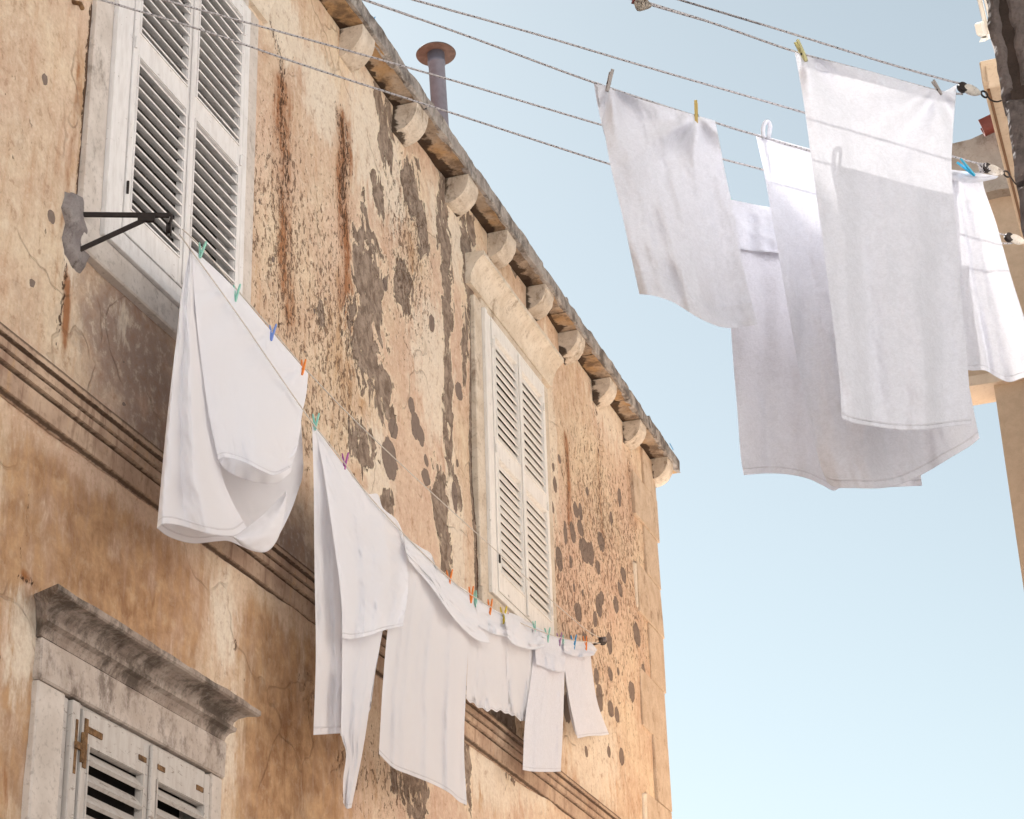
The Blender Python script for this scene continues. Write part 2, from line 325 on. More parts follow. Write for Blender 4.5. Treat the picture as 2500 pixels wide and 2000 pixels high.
W = dict(
 wall=mat_wall(),
 eave=mat_stone('eave_stone', (.28, .215, .16), (.46, .37, .29), (.10, .065, .045), .6, 5, .9, brown=(.40, .24, .11), hollow_shade=.045),
 slabface=mat_stone('slab_edge_stone', (.27, .24, .225), (.45, .41, .375), (.085, .07, .062), .66, 9, 1.0),
 corbel=mat_stone('corbel_stone', (.50, .42, .34), (.68, .60, .51), (.20, .14, .09), .42, 8, .8, hollow_shade=-.003),
 surround=mat_stone('limestone_surround', (.56, .50, .45), (.69, .63, .58), (.24, .20, .17), .30, 5, .45),
 hood=mat_stone('cream_hood_stone', (.58, .49, .39), (.72, .64, .54), (.22, .15, .10), .25, 6, .35),
 hoodold=mat_stone('grimy_hood_stone', (.28, .22, .185), (.46, .39, .34), (.06, .045, .035), .68, 6, .9),
 lintel=mat_stone('stained_lintel_stone', (.45, .38, .33), (.60, .53, .48), (.13, .095, .075), .58, 6, .7),
 course=mat_course(),
 quoin=mat_stone('quoin_stone', (.50, .38, .28), (.62, .50, .39), (.22, .14, .09), .3, 7, .8),
 mortar=mat_stone('pale_mortar', (.66, .57, .47), (.76, .68, .58), (.35, .26, .2), .1, 9, .5),
 cement=mat_stone('grey_cement', (.23, .20, .20), (.32, .29, .28), (.10, .08, .07), .35, 16, 1.0),
 white=mat_paint('white_shutter_paint', (.80, .78, .77), .10, dirt=.3),
 white_far=mat_paint('cream_white_shutter_paint', (.84, .81, .77), .08, dirt=.25),
 oldpaint=mat_paint('flaking_grey_white_paint', (.56, .53, .50), .30, (.24, .20, .17), .7),
 rustmetal=mat_stone('rusty_iron', (.19, .095, .04), (.33, .20, .10), (.09, .055, .035), .7, 34, .8),
 iron=mat_plain('black_iron', (.030, .022, .020), .6, .3),
 inner=mat_plain('dark_interior', (.02, .017, .015), .9),
 terry=mat_cloth('white_terry', (.845, .855, .92), .12, .60, hem=.975),
 terry2=mat_cloth('thin_white_towelling', (.845, .855, .92), .095, .30, hem=.985),
 band=mat_cloth('woven_band_cotton', (.82, .825, .88), .10, .12, hem=.05),
 cotton=mat_cloth('white_cotton', (.885, .893, .94), .30, 0., .12, hem=.975, wr=.035),
 cottonw=mat_cloth('warm_white_cotton', (.875, .885, .93), .30, 0., .12, hem=.98, wr=.03),
 rope=mat_rope(),
 thinrope=mat_plain('thin_cream_cord', (.60, .55, .50), .8, var=.3, sc=90),
 zinc=mat_plain('galvanised_pipe', (.20, .21, .27), .5, .1, var=.25),
 rustcap=mat_stone('rusted_cap_metal', (.13, .09, .078), (.20, .14, .12), (.08, .05, .042), .3, 14, .4, rough=.6),
 darkstone=mat_stone('dark_quoin_block', (.10, .083, .078), (.19, .155, .142), (.035, .027, .024), .48, 9, 1.0),
 darkmortar=mat_stone('dark_mortar', (.035, .025, .02), (.06, .042, .034), (.015, .01, .008), .3, 12, .6),
 sidewall=mat_stone('pale_side_wall', (.64, .61, .58), (.73, .70, .67), (.3, .22, .16), .1, 3, .4),
 beige=mat_stone('beige_render', (.55, .41, .29), (.62, .47, .34), (.42, .29, .20), .12, 14, .25),
 greyrender=mat_stone('weathered_grey_render', (.40, .34, .29), (.50, .43, .37), (.24, .19, .15), .42, 7, .4),
 cream=mat_stone('cream_wood', (.70, .55, .40), (.78, .63, .48), (.45, .30, .18), .08, 8, .15),
 peach=mat_stone('bounce_lit_peach_cornice', (.66, .53, .41), (.74, .61, .48), (.5, .36, .26), .06, 5, .15),  # paler than the wall: bounced light put into the colour
 brownwood=mat_plain('brown_batten', (.22, .11, .05), .7),
 redtile=mat_plain('red_gutter', (.20, .045, .03), .55, var=.3),
 plastic=mat_plain('white_plastic', (.80, .78, .74), .4, var=.08),
 porcelain=mat_stone('worn_white_pulley', (.55, .50, .44), (.72, .68, .62), (.10, .05, .03), .35, 22, .3, rough=.45),
 knot=mat_plain('old_knot_rope', (.42, .36, .30), .9, var=.8, sc=60),
 redplug=mat_plain('dull_red_plug', (.16, .035, .03), .7),
 fillwall=mat_stone('pale_fill_wall', (.68, .67, .66), (.76, .75, .74), (.45, .40, .34), .1, 3, .3),
 roof=mat_stone('roof_tiles', (.36, .16, .09), (.45, .22, .13), (.15, .09, .06), .3, 6, .6),
 ground=mat_stone('limestone_paving', (.57, .56, .55), (.67, .66, .65), (.35, .33, .30), .15, 2, .3),
)
def mat_peg(name, col, wood=False):
    s = NT(name); P = s.pos(); n = s.noise(s.mapv(P, (1, 1, .2)), 120, 4, .6)
    c = s.mix(s.ss(n, .3, .7, 0, .5 if wood else .15), col, tuple(x * .5 for x in col))
    p = s.principled(c, .6 if wood else .35, s.bump(n, .2, .001), .4)
    if not wood: s.set(p.inputs['Subsurface Weight'], .15); s.set(p.inputs['Subsurface Scale'], .01)
    return s.m
PC = dict(teal=(.28, .62, .52), blue=(.20, .32, .72), orange=(.85, .26, .05), purple=(.42, .12, .38), yellow=(.70, .55, .06), azure=(.02, .28, .58), sky=(.06, .50, .75), lilac=(.38, .22, .40), wood=(.55, .40, .13), grey=(.42, .38, .36), lime=(.62, .58, .30))
PM = {k: mat_peg('peg_' + k, v, k in ('wood', 'grey', 'lime')) for k, v in PC.items()}

# ------------------------------------------------------------------ ground
tag(MB().add([(-60, -60, 0), (60, -60, 0), (60, 90, 0), (-60, 90, 0)], [(0, 1, 2, 3)]).build('ground', W['ground']), kind='structure')

# ------------------------------------------------------------------ unseen houses added round the viewer to bounce sunlight into the lane
def fill_house(label, x0, x1, y0, y1, h):
    e = tag(empty('fill_light_house', ((x0 + x1) / 2, (y0 + y1) / 2, 0)), label, 'house')
    c = np.array(e.location)
    for nm, mb in (('wall', MB().box(x0, x1, y0, y1, 0, h)), ('roof', MB().prism_y([(x0 - .3, h + .001), (x1 + .3, h + .001), ((x0 + x1) / 2, h + 2.2)], y0 - .2, y1 + .2))):
        o = mb.build(nm, W['fillwall'] if nm == 'wall' else W['roof'], None, False, origin=c); o.location = (0, 0, 0); o.parent = e
fill_house('unseen pale house added to bounce sunlight, right of the viewer', 9.5, 16, -22, 5.6, 10.5)
fill_house('unseen pale house added behind the viewer to bounce sunlight', -7, 16.5, -30, -22.2, 10.0)

# ------------------------------------------------------------------ the old house (facade in plane X=0)
house = tag(empty('old_house', (-3, 7, 0)), 'weathered peach plastered stone house with white shutters and stone eaves', 'house')
house.location = (0, 0, 0)
ZT = 9.86
def corner_y(z): return 17.82 + (z - 6.24) * .07 if z > 3 else 17.6
yy = np.unique(np.concatenate([np.arange(-6, 6.0, .6), np.arange(6.0, 18.05, .018), [18.05]]))
zz = np.unique(np.concatenate([np.arange(0, 3.2, .4), np.arange(3.2, ZT, .018), [ZT]]))
YY, ZZ = np.meshgrid(yy, zz, indexing='ij')
OPEN = [(7.55, 9.02, 6.66, 9.06), (12.95, 14.50, 6.76, 9.10), (7.50, 8.93, 2.4, 4.40)]
NX, NZ = YY.shape
relief = (fbm(YY * .9, ZZ * .9, 3, 3) - .5) * .05 + (fbm(YY * 6, ZZ * 6, 9, 3) - .5) * .012
Yw = YY * 1.0
edge = sst(17.0, 18.05, YY)
Yw = YY + edge * (17.82 + (ZZ - 6.24) * .07 - 18.05) * (YY > 17)
vx = np.stack([relief, Yw, ZZ], -1).reshape(-1, 3)
idx = np.arange(NX * NZ).reshape(NX, NZ)
q = np.stack([idx[:-1, :-1], idx[1:, :-1], idx[1:, 1:], idx[:-1, 1:]], -1).reshape(-1, 4)
cy = (YY[:-1, :-1] + YY[1:, 1:]).reshape(-1) / 2; cz = (ZZ[:-1, :-1] + ZZ[1:, 1:]).reshape(-1) / 2
keep = np.ones(len(q), bool)
for (a, b, c, d) in OPEN: keep &= ~((cy > a) & (cy < b) & (cz > c) & (cz < d))
q = q[keep]
me = bpy.data.meshes.new('wall'); me.vertices.add(len(vx)); me.vertices.foreach_set('co', vx.ravel())
me.loops.add(len(q) * 4); me.loops.foreach_set('vertex_index', q.ravel().astype(np.int32))
me.polygons.add(len(q)); me.polygons.foreach_set('loop_start', np.arange(0, len(q) * 4, 4, dtype=np.int32)); me.polygons.foreach_set('loop_total', np.full(len(q), 4, np.int32))
me.update(calc_edges=True)
# --- stains, in wall metres; (px,py) surveyed from the elevation photo give the centre, sizes are real
yv, zv = YY.reshape(-1), ZZ.reshape(-1)
ch = {k: np.zeros(len(yv)) for k in ('ochre', 'rust', 'dark', 'pale', 'peel', 'mauve', 'pit', 'spot')}
def w(px, py): p = onX(px, py, 0.); return p[1], p[2]
def blob(k, px, py, hw, hh, s=1.0, soft=1.0, rot=0.0, hard=False):
    y, z = w(px, py); y2, _ = w(px + hw, py); _, z2 = w(px, py - hh)
    ry = abs(y2 - y) + 1e-6; rz = abs(z2 - z) + 1e-6
    a = yv - y; b = zv - z
    if rot: a = a + b * rot
    d = np.sqrt((a / ry) ** 2 + (b / rz) ** 2)
    val = s * (1 - sst(.45, 1.4, d)) if hard else s * np.exp(-d * d * soft)
    ch[k] = np.maximum(ch[k], val)
def run(k, pts, hw, s=1.0, wob=.0):
    # vertical stain following points
    P = [w(*p) for p in pts]; zs = np.array([p[1] for p in P])[::-1]; ys = np.array([p[0] for p in P])[::-1]
    yc = np.interp(zv, zs, ys) + wob * (fbm(zv * 2.2, zv * 0 + len(P), 5, 3) - .5)
    y0, _ = w(*pts[0]); y1, _ = w(pts[0][0] + hw, pts[0][1]); ry = abs(y1 - y0)
    inside = sst(zs[0] - .25, zs[0] + .1, zv) * (1 - sst(zs[-1] - .1, zs[-1] + .12, zv))
    ch[k] = np.maximum(ch[k], s * np.exp(-((yv - yc) / ry) ** 2) * inside)
# lower storey ochre, with pale pilaster-like run
low = (1 - sst(5.35, 5.62, zv))
ch['ochre'] += low * (.38 + .5 * fbm(yv * 1.1, zv * .9, 21, 4)) * (1 - sst(10.2, 12.0, yv))
blob('ochre', 270, 1440, 230, 170, .95); blob('ochre', 680, 1850, 130, 330, 1.0, .8); blob('ochre', 30, 1880, 60, 160, .7)
blob('ochre', 860, 900, 110, 300, .55); blob('ochre', 1010, 600, 40, 200, .5); blob('ochre', 200, 250, 28, 260, .55); blob('ochre', 590, 700, 60, 300, .4)
blob('ochre', 1190, 1940, 60, 60, .6); blob('ochre', 1220, 1300, 300, 500, .12)
for p in ((545, 1520, 42, 170), (60, 1580, 70, 160), (560, 1800, 25, 200)): blob('pale', *p, .75, .8)
ch['ochre'] *= 1 - .8 * np.exp(-(((yv - w(545, 1560)[0]) / .22) ** 2)) * low
# mauve damp below window one
blob('mauve', 330, 860, 150, 190, .85, .7); blob('mauve', 400, 1080, 200, 160, .75); blob('mauve', 680, 1330, 120, 140, .8, .7); blob('mauve', 220, 980, 90, 120, .5)
blob('mauve', 480, 1900, 40, 150, .3); blob('mauve', 60, 760, 90, 260, .35)
blob('mauve', 30, 300, 60, 120, .35); blob('pale', 300, 780, 30, 110, .6); blob('pale', 100, 860, 60, 90, .35)
# pale limewash areas
for p in ((690, 60, 70, 110), (780, 220, 60, 130), (900, 330, 60, 200), (960, 420, 40, 160), (1100, 560, 60, 120), (1400, 790, 60, 110), (1480, 960, 60, 130), (1340, 1050, 25, 280), (610, 250, 14, 420), (920, 1190, 40, 200), (1060, 900, 60, 200), (1110, 1300, 28, 260), (225, 160, 12, 330), (176, 590, 26, 150), (1200, 1880, 90, 120), (1180, 800, 20, 200), (1270, 1910, 70, 60), (1440, 1800, 80, 200)):
    blob('pale', *p, .85, .8)
# rust and black runs
run('rust', [(664, 150), (690, 180), (688, 300), (690, 470), (700, 800)], 36, .86, .12); run('rust', [(838, 260), (838, 420), (842, 600), (850, 820)], 34, .88, .12)
run('dark', [(660, 60), (688, 160), (688, 250), (692, 330), (700, 470)], 13, .62, .1); run('dark', [(690, 300), (694, 470), (705, 820)], 34, .34, .15)
run('dark', [(832, 270), (838, 340), (840, 450), (842, 560)], 20, .70, .1); run('dark', [(838, 450), (842, 600), (852, 860)], 34, .34, .15)
run('rust', [(1385, 1050), (1388, 1130), (1395, 1300)], 9, .9, .1); run('dark', [(1380, 1040), (1388, 1130), (1395, 1330)], 8, .40, .1)
run('rust', [(1462, 1090), (1465, 1200), (1475, 1340)], 9, .7, .1); run('dark', [(1440, 880), (1462, 1050), (1465, 1200), (1475, 1340)], 7, .40, .1); run('dark', [(1530, 1000), (1540, 1160), (1550, 1300)], 6, .42, .1); run('rust', [(1530, 1100), (1545, 1300)], 8, .6)
run('rust', [(165, 650), (166, 720), (160, 840)], 15, 1.1, .04); run('dark', [(160, 640), (156, 720), (145, 800)], 6, .72, .05)
run('rust', [(200, 20), (197, 120), (180, 260), (165, 380), (150, 560)], 12, .75, .1); run('rust', [(15, 1850), (20, 1960)], 10, .8)
run('dark', [(55, 1330), (52, 1390)], 2.5, .9); run('dark', [(74, 1190), (70, 1250)], 2.5, .9); run('dark', [(13, 1530), (6, 1590)], 2.5, .9); run('dark', [(573, 1545), (571, 1590)], 3, .9)
blob('rust', 62, 1405, 22, 22, 1.0); blob('dark', 70, 1420, 24, 10, .7); run('rust', [(548, 1800), (552, 1850)], 12, .6)
blob('dark', 600, 110, 3, 50, .8); run('dark', [(606, 130), (602, 190)], 3, .8)
# peeled render
for p in ((925, 230, 14, 60), (945, 330, 22, 110), (925, 470, 18, 60), (1010, 470, 32, 90), (1030, 570, 20, 70), (890, 560, 16, 90), (905, 700, 45, 170), (985, 690, 28, 80), (890, 840, 50, 120), (935, 950, 30, 90), (1085, 560, 17, 150), (1090, 420, 10, 60), (1090, 740, 16, 200), (1095, 960, 16, 170), (1140, 640, 14, 150), (1135, 850, 10, 110), (1110, 430, 20, 60), (880, 1080, 34, 70), (1075, 1230, 22, 110), (1100, 1100, 14, 70), (1118, 1210, 11, 56), (1085, 1340, 16, 110), (940, 1230, 18, 60), (1150, 560, 12, 60), (1145, 1880, 11, 150), (1152, 1700, 9, 130), (1010, 1930, 46, 100), (1210, 1730, 26, 80), (1240, 1800, 28, 110), (960, 1880, 10, 70), (780, 760, 10, 40), (960, 1020, 10, 50), (1068, 1500, 10, 80)):
    blob('peel', *p, .74, .6)
for p in ((905, 600, 30, 500), (960, 1150, 30, 120), (1010, 800, 30, 300)): blob('peel', *p, .26, .6)
run('peel', [(1138, 480), (1152, 700), (1152, 1000), (1157, 1300), (1160, 1470)], 6, .72, .0)
run('dark', [(1154, 730), (1157, 1000), (1162, 1300), (1164, 1460)], 3.2, .95)
run('dark', [(226, 5), (212, 180), (205, 300), (196, 440), (192, 470)], 6, 1.1)
ch['peel'] = np.maximum(ch['peel'], .5 * sst(9.72, 9.86, zv) * (yv > 10.5) * fbm(yv * 1.5, zv * 0, 8, 2))
# pitting
for p in ((690, 600, 90, 420), (790, 800, 80, 400), (840, 900, 60, 300), (760, 1010, 50, 200), (1000, 620, 70, 260), (30, 300, 90, 260), (1480, 1300, 120, 260), (1400, 1500, 160, 300), (1540, 1400, 60, 300), (620, 480, 25, 260), (960, 1900, 80, 120), (860, 1860, 60, 120), (760, 1700, 40, 60), (1300, 1830, 60, 50), (120, 520, 60, 160)):
    blob('pit', *p, .75 if p[0] > 500 else .4, .55)
blob('pit', 840, 700, 260, 520, .45, .5)
# chipped oval spots (long list measured on the far bay, plus the big ones left of window two)
SP = [(1427, 1343, 13, 36), (1442, 1352, 10, 34), (1357, 1183, 6, 25), (1419, 1290, 8, 24), (1466, 1323, 9, 30), (1362, 1364, 10, 36), (1393, 1372, 5, 20), (1459, 1385, 6, 20), (1520, 1404, 9, 24), (1510, 1440, 7, 22), (1499, 1478, 7, 24), (1414, 1495, 11, 28), (1461, 1480, 9, 34), (1452, 1512, 6, 24), (1468, 1458, 6, 20), (1552, 1550, 12, 34), (1486, 1571, 8, 34), (1432, 1560, 8, 20), (1490, 1645, 7, 20), (1508, 1640, 4, 12), (1457, 1650, 7, 24), (1466, 1705, 9, 42), (1542, 1690, 9, 30), (1571, 1655, 9, 40), (1590, 1730, 11, 32), (1492, 1730, 8, 24), (1507, 1745, 7, 26), (1384, 1730, 12, 44), (1433, 1835, 5, 18), (1517, 1848, 7, 26), (1488, 1835, 5, 18), (1381, 1300, 6, 36), (1400, 1300, 9, 30), (1369, 1120, 5, 14), (1353, 1140, 4, 13), (1334, 1135, 3, 10), (1402, 1435, 4, 14), (1424, 1448, 3, 10), (1335, 1250, 4, 12), (1348, 1238, 6, 18), (1436, 1200, 4, 14), (1516, 1215, 6, 28), (1495, 1265, 5, 20), (1448, 1545, 4, 13), (1565, 1255, 4, 11), (1420, 1250, 6, 26), (1409, 1245, 8, 24),
      (1016, 1040, 16, 40), (1030, 1065, 11, 30), (950, 1120, 26, 62), (962, 1045, 15, 30), (1040, 1165, 14, 26), (1041, 1125, 8, 18), (1120, 1130, 5, 14), (1005, 990, 11, 24), (1123, 955, 12, 26), (945, 695, 9, 20), (1053, 790, 9, 26), (1110, 1215, 10, 50), (108, 195, 11, 17), (124, 530, 14, 20), (78, 690, 10, 13), (307, 885, 4, 6), (307, 987, 6, 8), (624, 112, 4, 10), (633, 493, 5, 10), (664, 634, 5, 10), (615, 427, 3, 7), (118, 402, 3, 5), (793, 731, 4, 7), (765, 760, 4, 7), (742, 860, 3, 7)]
for p in SP: blob('spot', p[0], p[1], p[2] * (.9 if p[0] > 1300 else .8), p[3] * (.86 if p[0] > 1300 else .9), .95, hard=True, rot=-.10)
for k in ('maskA', 'maskB'):
    at = me.attributes.new(k, 'FLOAT_COLOR', 'POINT')
    names = ('ochre', 'rust', 'dark', 'pale') if k == 'maskA' else ('peel', 'mauve', 'pit', 'spot')
    at.data.foreach_set('color', np.stack([np.clip(ch[n_], 0, 1.3) for n_ in names], -1).astype(np.float32).ravel())
wall = link('wall', me, W['wall'], house, True)
# end wall and unseen mass of the house, filled in to block the sun
body = MB(); body.box(-7, -.35, -6, 17.4, 0, 9.8); body.box(-.36, -.02, 17.2, 17.52, 0, 9.8)
body.build('rear_walls', W['sidewall'], house)

# --- quoins up the far corner
zq = 3.2; k = 0
qz = [3.2, 3.9, 4.6, 5.1, 5.75, 6.3, 6.9, 7.45, 8.0, 8.5, 9.0, 9.45, 9.84]
for i in range(len(qz) - 1):
    z0, z1 = qz[i], qz[i + 1]; yc = corner_y((z0 + z1) / 2); long = i % 2 == 0
    y0 = yc - (.78 if long else .42) - .04 * random.random()
    m = MB(); m.box(-.3, .016 + .010 * random.random(), y0, yc + .02 + .03 * random.random(), z0 + .004, z1 - .004, .006, .012)
    qo = m.build('quoin_stone', W['quoin'], wall)
    if long and i % 4 == 0: MB().box(-.02, .018, y0 - .05 - .04 * random.random(), y0 + .004, z0 + .03 + .1 * random.random(), z1 - .03, .012, .02).build('mortar_fillet', W['mortar'], wall)

# --- eave slab with corbels
eave = MB()
ys = [9.0, 10.02, 11.47, 12.42, 13.5, 14.1, 14.75, 15.6, 16.6, 17.3, 18.42]
ys = [-6, 2.0, 5.0, 7.3, 8.3, 9.2] + ys[1:]
for a, b in zip(ys[:-1], ys[1:]):
    x = .185 + .012 * random.random(); z = ZT + .004 * random.random()
    eave.prism_y([(-.3, z), (x - .02, z), (x - .02, z + .13), (-.3, z + .13)], a + .006, b - .006, max(2, int((b - a) / .05)), .012, int(b * 10))
eo = eave.build('eave', W['eave'], house)
for a, b in zip(ys[:-1], ys[1:]):
    x = .186 + .014 * random.random(); z = ZT + .003
    MB().prism_y([(.155, z), (x - .006, z), (x, z + .006), (x + .002, z + .118), (x - .008, z + .135), (-.3, z + .152), (-.3, z + .135), (.155, z + .13)], a + .005, b - .005, max(2, int((b - a) / .04)), .017, int(b * 13)).build('slab_edge', W['slabface'], eo)
cb = [(826.5, 129, 861, 167), (963, 296, 997, 343), (1090.5, 471, 1112, 499), (1189, 610, 1211, 640), (1284, 744, 1303, 763), (1366, 861, 1385, 880), (1447, 942, 1460, 965), (1522, 1057, 1538, 1080), (1587, 1126, 1600, 1150)]
cys = [onX(c_[0], c_[1], 0)[1] for c_ in cb]
cys = [cys[0] - 3 * .99, cys[0] - 2 * .99, cys[0] - .99] + cys
print('corbels', [round(float(c_), 2) for c_ in cys])
for i, y in enumerate(cys):
    m = MB(); r = .168 + .008 * random.random(); prof = [(-.1, ZT - .001), (r, ZT - .001)]
    for j in range(1, 15):
        a = math.radians(90 * j / 14); prof.append((r * math.cos(a), ZT - .02 - (r + .02) * math.sin(a)))
    prof.append((-.1, ZT - .04 - r)); wd = .205 + .02 * random.random()
    m.prism_y(prof, y, y + wd, 8, .006, i * 3)
    m.build('corbel', W['corbel'], eo)
# roof behind the eave
rf = MB(); rf.add([(.1, -6, 10.02), (-3.6, -6, 11.3), (-7.2, -6, 10.0), (.1, 18.2, 10.02), (-3.6, 18.2, 11.3), (-7.2, 18.2, 10.0)], [(0, 1, 4, 3), (1, 2, 5, 4), (0, 2, 1), (3, 4, 5)])
roof = rf.build('roof', W['roof'], house)
# flue pipe rising behind the eave
YP_ = float(onX(1090, 280, -.75)[1]); pb_ = onY(1077, 330, YP_); pt_ = onY(1064, 128, YP_); ax_ = nrm(pt_ - pb_); LP = float(np.linalg.norm(pt_ - pb_)); pb0 = pb_ - ax_ * 1.0; LP += 1.0
pipe = MB(); pipe.lathe((0, 0, 0), [(.001, 0), (.074, 0), (.074, LP - .14), (.080, LP - .138), (.080, LP - .10), (.076, LP - .098), (.080, LP - .02), (.001, LP - .02)], 32)
pipe = pipe.build('flue_pipe', W['zinc'], house, True)
pipe.matrix_world = Matrix.Translation(Vector(pb0)) @ Vector(ax_).to_track_quat('Z', 'Y').to_matrix().to_4x4()
cap = MB(); cap.lathe((0, 0, LP), [(.068, -.10), (.070, -.02), (.085, -.015), (.178, -.030), (.182, -.022), (.168, -.004), (.085, .014), (.001, .035)], 40)
cap.build('pipe_cap', W['rustcap'], pipe, True)
# blue bird spikes
for k, (a, b) in enumerate([((911, 52), (916, 41)), ((1638, 1088), (1644, 1099))]):
    p = onX(*a, .18); q_ = onX(*b, .2); MB().tube([p - (p - q_) * -.0 + (p - q_) * .5, q_], .004, 6).build('wire_tie', PM['azure'], eo)

# --- string course: mouldings
sc = MB(); L = []
prof = [(0, 5.812), (.070, 5.812), (.078, 5.805), (.078, 5.772), (.056, 5.768), (.058, 5.727), (.036, 5.722), (.034, 5.714), (.052, 5.709), (.050, 5.672), (.026, 5.667), (.024, 5.659), (.034, 5.654), (.030, 5.562), (.014, 5.556), (0, 5.545)]
prof = [(-.05, 5.815)] + prof + [(-.05, 5.545)]
sc.prism_y(prof, -6, 17.9, 500, .0016, 4)
course = sc.build('string_course', W['course'], house)

# --- windows
def shutter(y0, y1, zb, zt, mid, x, mat, sp, depth, ang, par, th=.008, lw=.058, bot=.16, top=.12, midh=.16, dark=True):
    m = MB(); t = .036
    m.box(x, x + t, y0, y0 + lw, zb, zt, .003); m.box(x, x + t, y1 - lw, y1, zb, zt, .003)
    for (a, b) in ((zb, zb + bot), (mid, mid + midh), (zt - top, zt)):
        if b > a: m.box(x + .001, x + t - .001, y0 + lw, y1 - lw, a, b)
    # raised bead round the panels
    for (a, b) in ((zb + bot, mid), (mid + midh, zt - top)):
        if b - a < .1: continue
        z = a + .012; n = int((b - a) / sp); s_ = (b - a) / n
        ca, sa = math.cos(ang), math.sin(ang)
        for i in range(n):
            zc = a + (i + .5) * s_ + random.uniform(-.0012, .0012); cx = x + t / 2; d = depth / 2; tt = th / 2
            an = ang + random.uniform(-.03, .03); ca, sa = math.cos(an), math.sin(an)
            # outer edge low
            o = [(cx + d * ca - tt * sa, zc - d * sa - tt * ca), (cx + d * ca + tt * sa, zc - d * sa + tt * ca), (cx - d * ca + tt * sa, zc + d * sa + tt * ca), (cx - d * ca - tt * sa, zc + d * sa - tt * ca)]
            m.prism_y(o, y0 + lw - .002, y1 - lw + .002)
        for (ya, yb) in ((y0 + lw - .012, y0 + lw - .002), (y1 - lw + .002, y1 - lw + .012)): m.box(x + t, x + t + .006, ya, yb, a - .012, b + .012)
        m.box(x + t, x + t + .006, y0 + lw - .002, y1 - lw + .002, a - .012, a - .002); m.box(x + t, x + t + .006, y0 + lw - .002, y1 - lw + .002, b + .002, b + .012)
    return m.build('shutter', mat, par)
def window(yL, yR, zb, zt, shY0, shY1, shZ0, shZ1, mid, mats, hood=True, slat=(.0675, .058, math.radians(24)), label=None):
    # stone surround ring
    sw = .155; m = MB(); x1 = .030
    m.box(-.22, x1, yL - .01, yL + sw, zb - .005, zt, .006); m.box(-.22, x1, yR - sw + .03, yR + .01, zb - .005, zt, .006)
    m.box(-.22, x1 - .002, yL + sw, yR - sw + .03, zt - .03, zt + .05, .004); m.box(-.22, x1 + .012, yL - .012, yR + .012, zb - .16, zb - .006, .008)
    wd = m.build('window', mats[0], house)
    if label: wd['label'] = label
    MB().box(-.36, -.12, yL - .05, yR + .05, zb - .1, zt + .05).build('dark_room', W['inner'], wd)
    f = MB(); a = yL + sw; b = yR - sw + .03
    f.box(-.10, .055, a + .002, a + .055, zb, zt - .032, .003); f.box(-.10, .040, a + .057, shY0 - .006, zb + .05, zt - .032, .003)
    f.box(-.10, .045, shY1 + .006, b - .002, zb, zt - .032, .003)
    f.box(-.10, .058, a + .057, b - .004, zb, zb + .048, .003); f.box(-.10, .042, a + .06, b - .06, zb + .05, shZ0 - .005, .003)
    f.box(-.10, .045, shY0 - .004, shY1 + .004, shZ1 + .006, zt - .032, .003)
    f.build('window_frame', mats[1], wd)
    mid_y = (shY0 + shY1) / 2
    shutter(shY0, mid_y - .003, shZ0, shZ1, mid, .012, mats[1], *slat, wd)
    shutter(mid_y + .003, shY1, shZ0, shZ1, mid, .012, mats[1], *slat, wd)
    MB().box(.049, .062, mid_y - .022, mid_y + .022, shZ0 + .01, shZ1 - .01, .004).build('shutter_strip', mats[1], wd)
    for z in (shZ0 + .25, mid + .06, shZ1 - .2):
        for y in (shY0 + .004, shY1 - .03): 
            h = MB(); h.tube([(.056, y, z - .035), (.056, y, z + .035)], .007, 8); h.build('hinge', W['iron'] if z < mid and y < mid_y else mats[1], wd)
    if hood:
        hz = zt + .055; p = .15
        pr = [(-.1, hz), (.035, hz), (.045, hz + .04), (.040, hz + .05), (.055, hz + .10), (.085, hz + .16), (.128, hz + .205), (.150, hz + .215), (p, hz + .25), (-.1, hz + .27)]
        hm = MB(); hm.prism_y(pr, yL - .10, yR + .12, 40, .003, 5); hm.build('hood', mats[2], wd)
    return wd
w1 = window(7.34, 9.12, 6.70, 9.08, 7.68, 8.93, 6.82, 9.04, 7.885, (W['surround'], W['white'], W['hood']))
w2 = window(12.86, 14.60, 6.76, 9.10, 13.19, 14.44, 6.83, 9.04, 7.90, (W['hood'], W['white_far'], W['hood']), slat=(.0675, .080, math.radians(72)))
# lower window with old stained hood
w3 = MB().box(-.22, .036, 7.235, 8.985, 4.392, 4.579, .008, .006).build('window', W['lintel'], house)
for a, b in ((7.24, 7.462), (8.845, 8.96)): MB().box(-.22, .032, a, b, 2.0, 4.389, .008, .006).build('jamb', W['surround'], w3)
MB().box(-.36, -.14, 7.2, 9.1, 2.0, 4.5).build('dark_room', W['inner'], w3)
pr = [(-.1, 4.58), (.030, 4.58), (.036, 4.602), (.050, 4.622), (.074, 4.634), (.077, 4.652), (.060, 4.660), (.064, 4.680), (.084, 4.702), (.118, 4.716), (.160, 4.720), (.170, 4.728), (.172, 4.752), (-.1, 4.768)]
P3 = MB(); n = 90; PN = len(pr); Y0 = 7.255; Y1 = 8.945
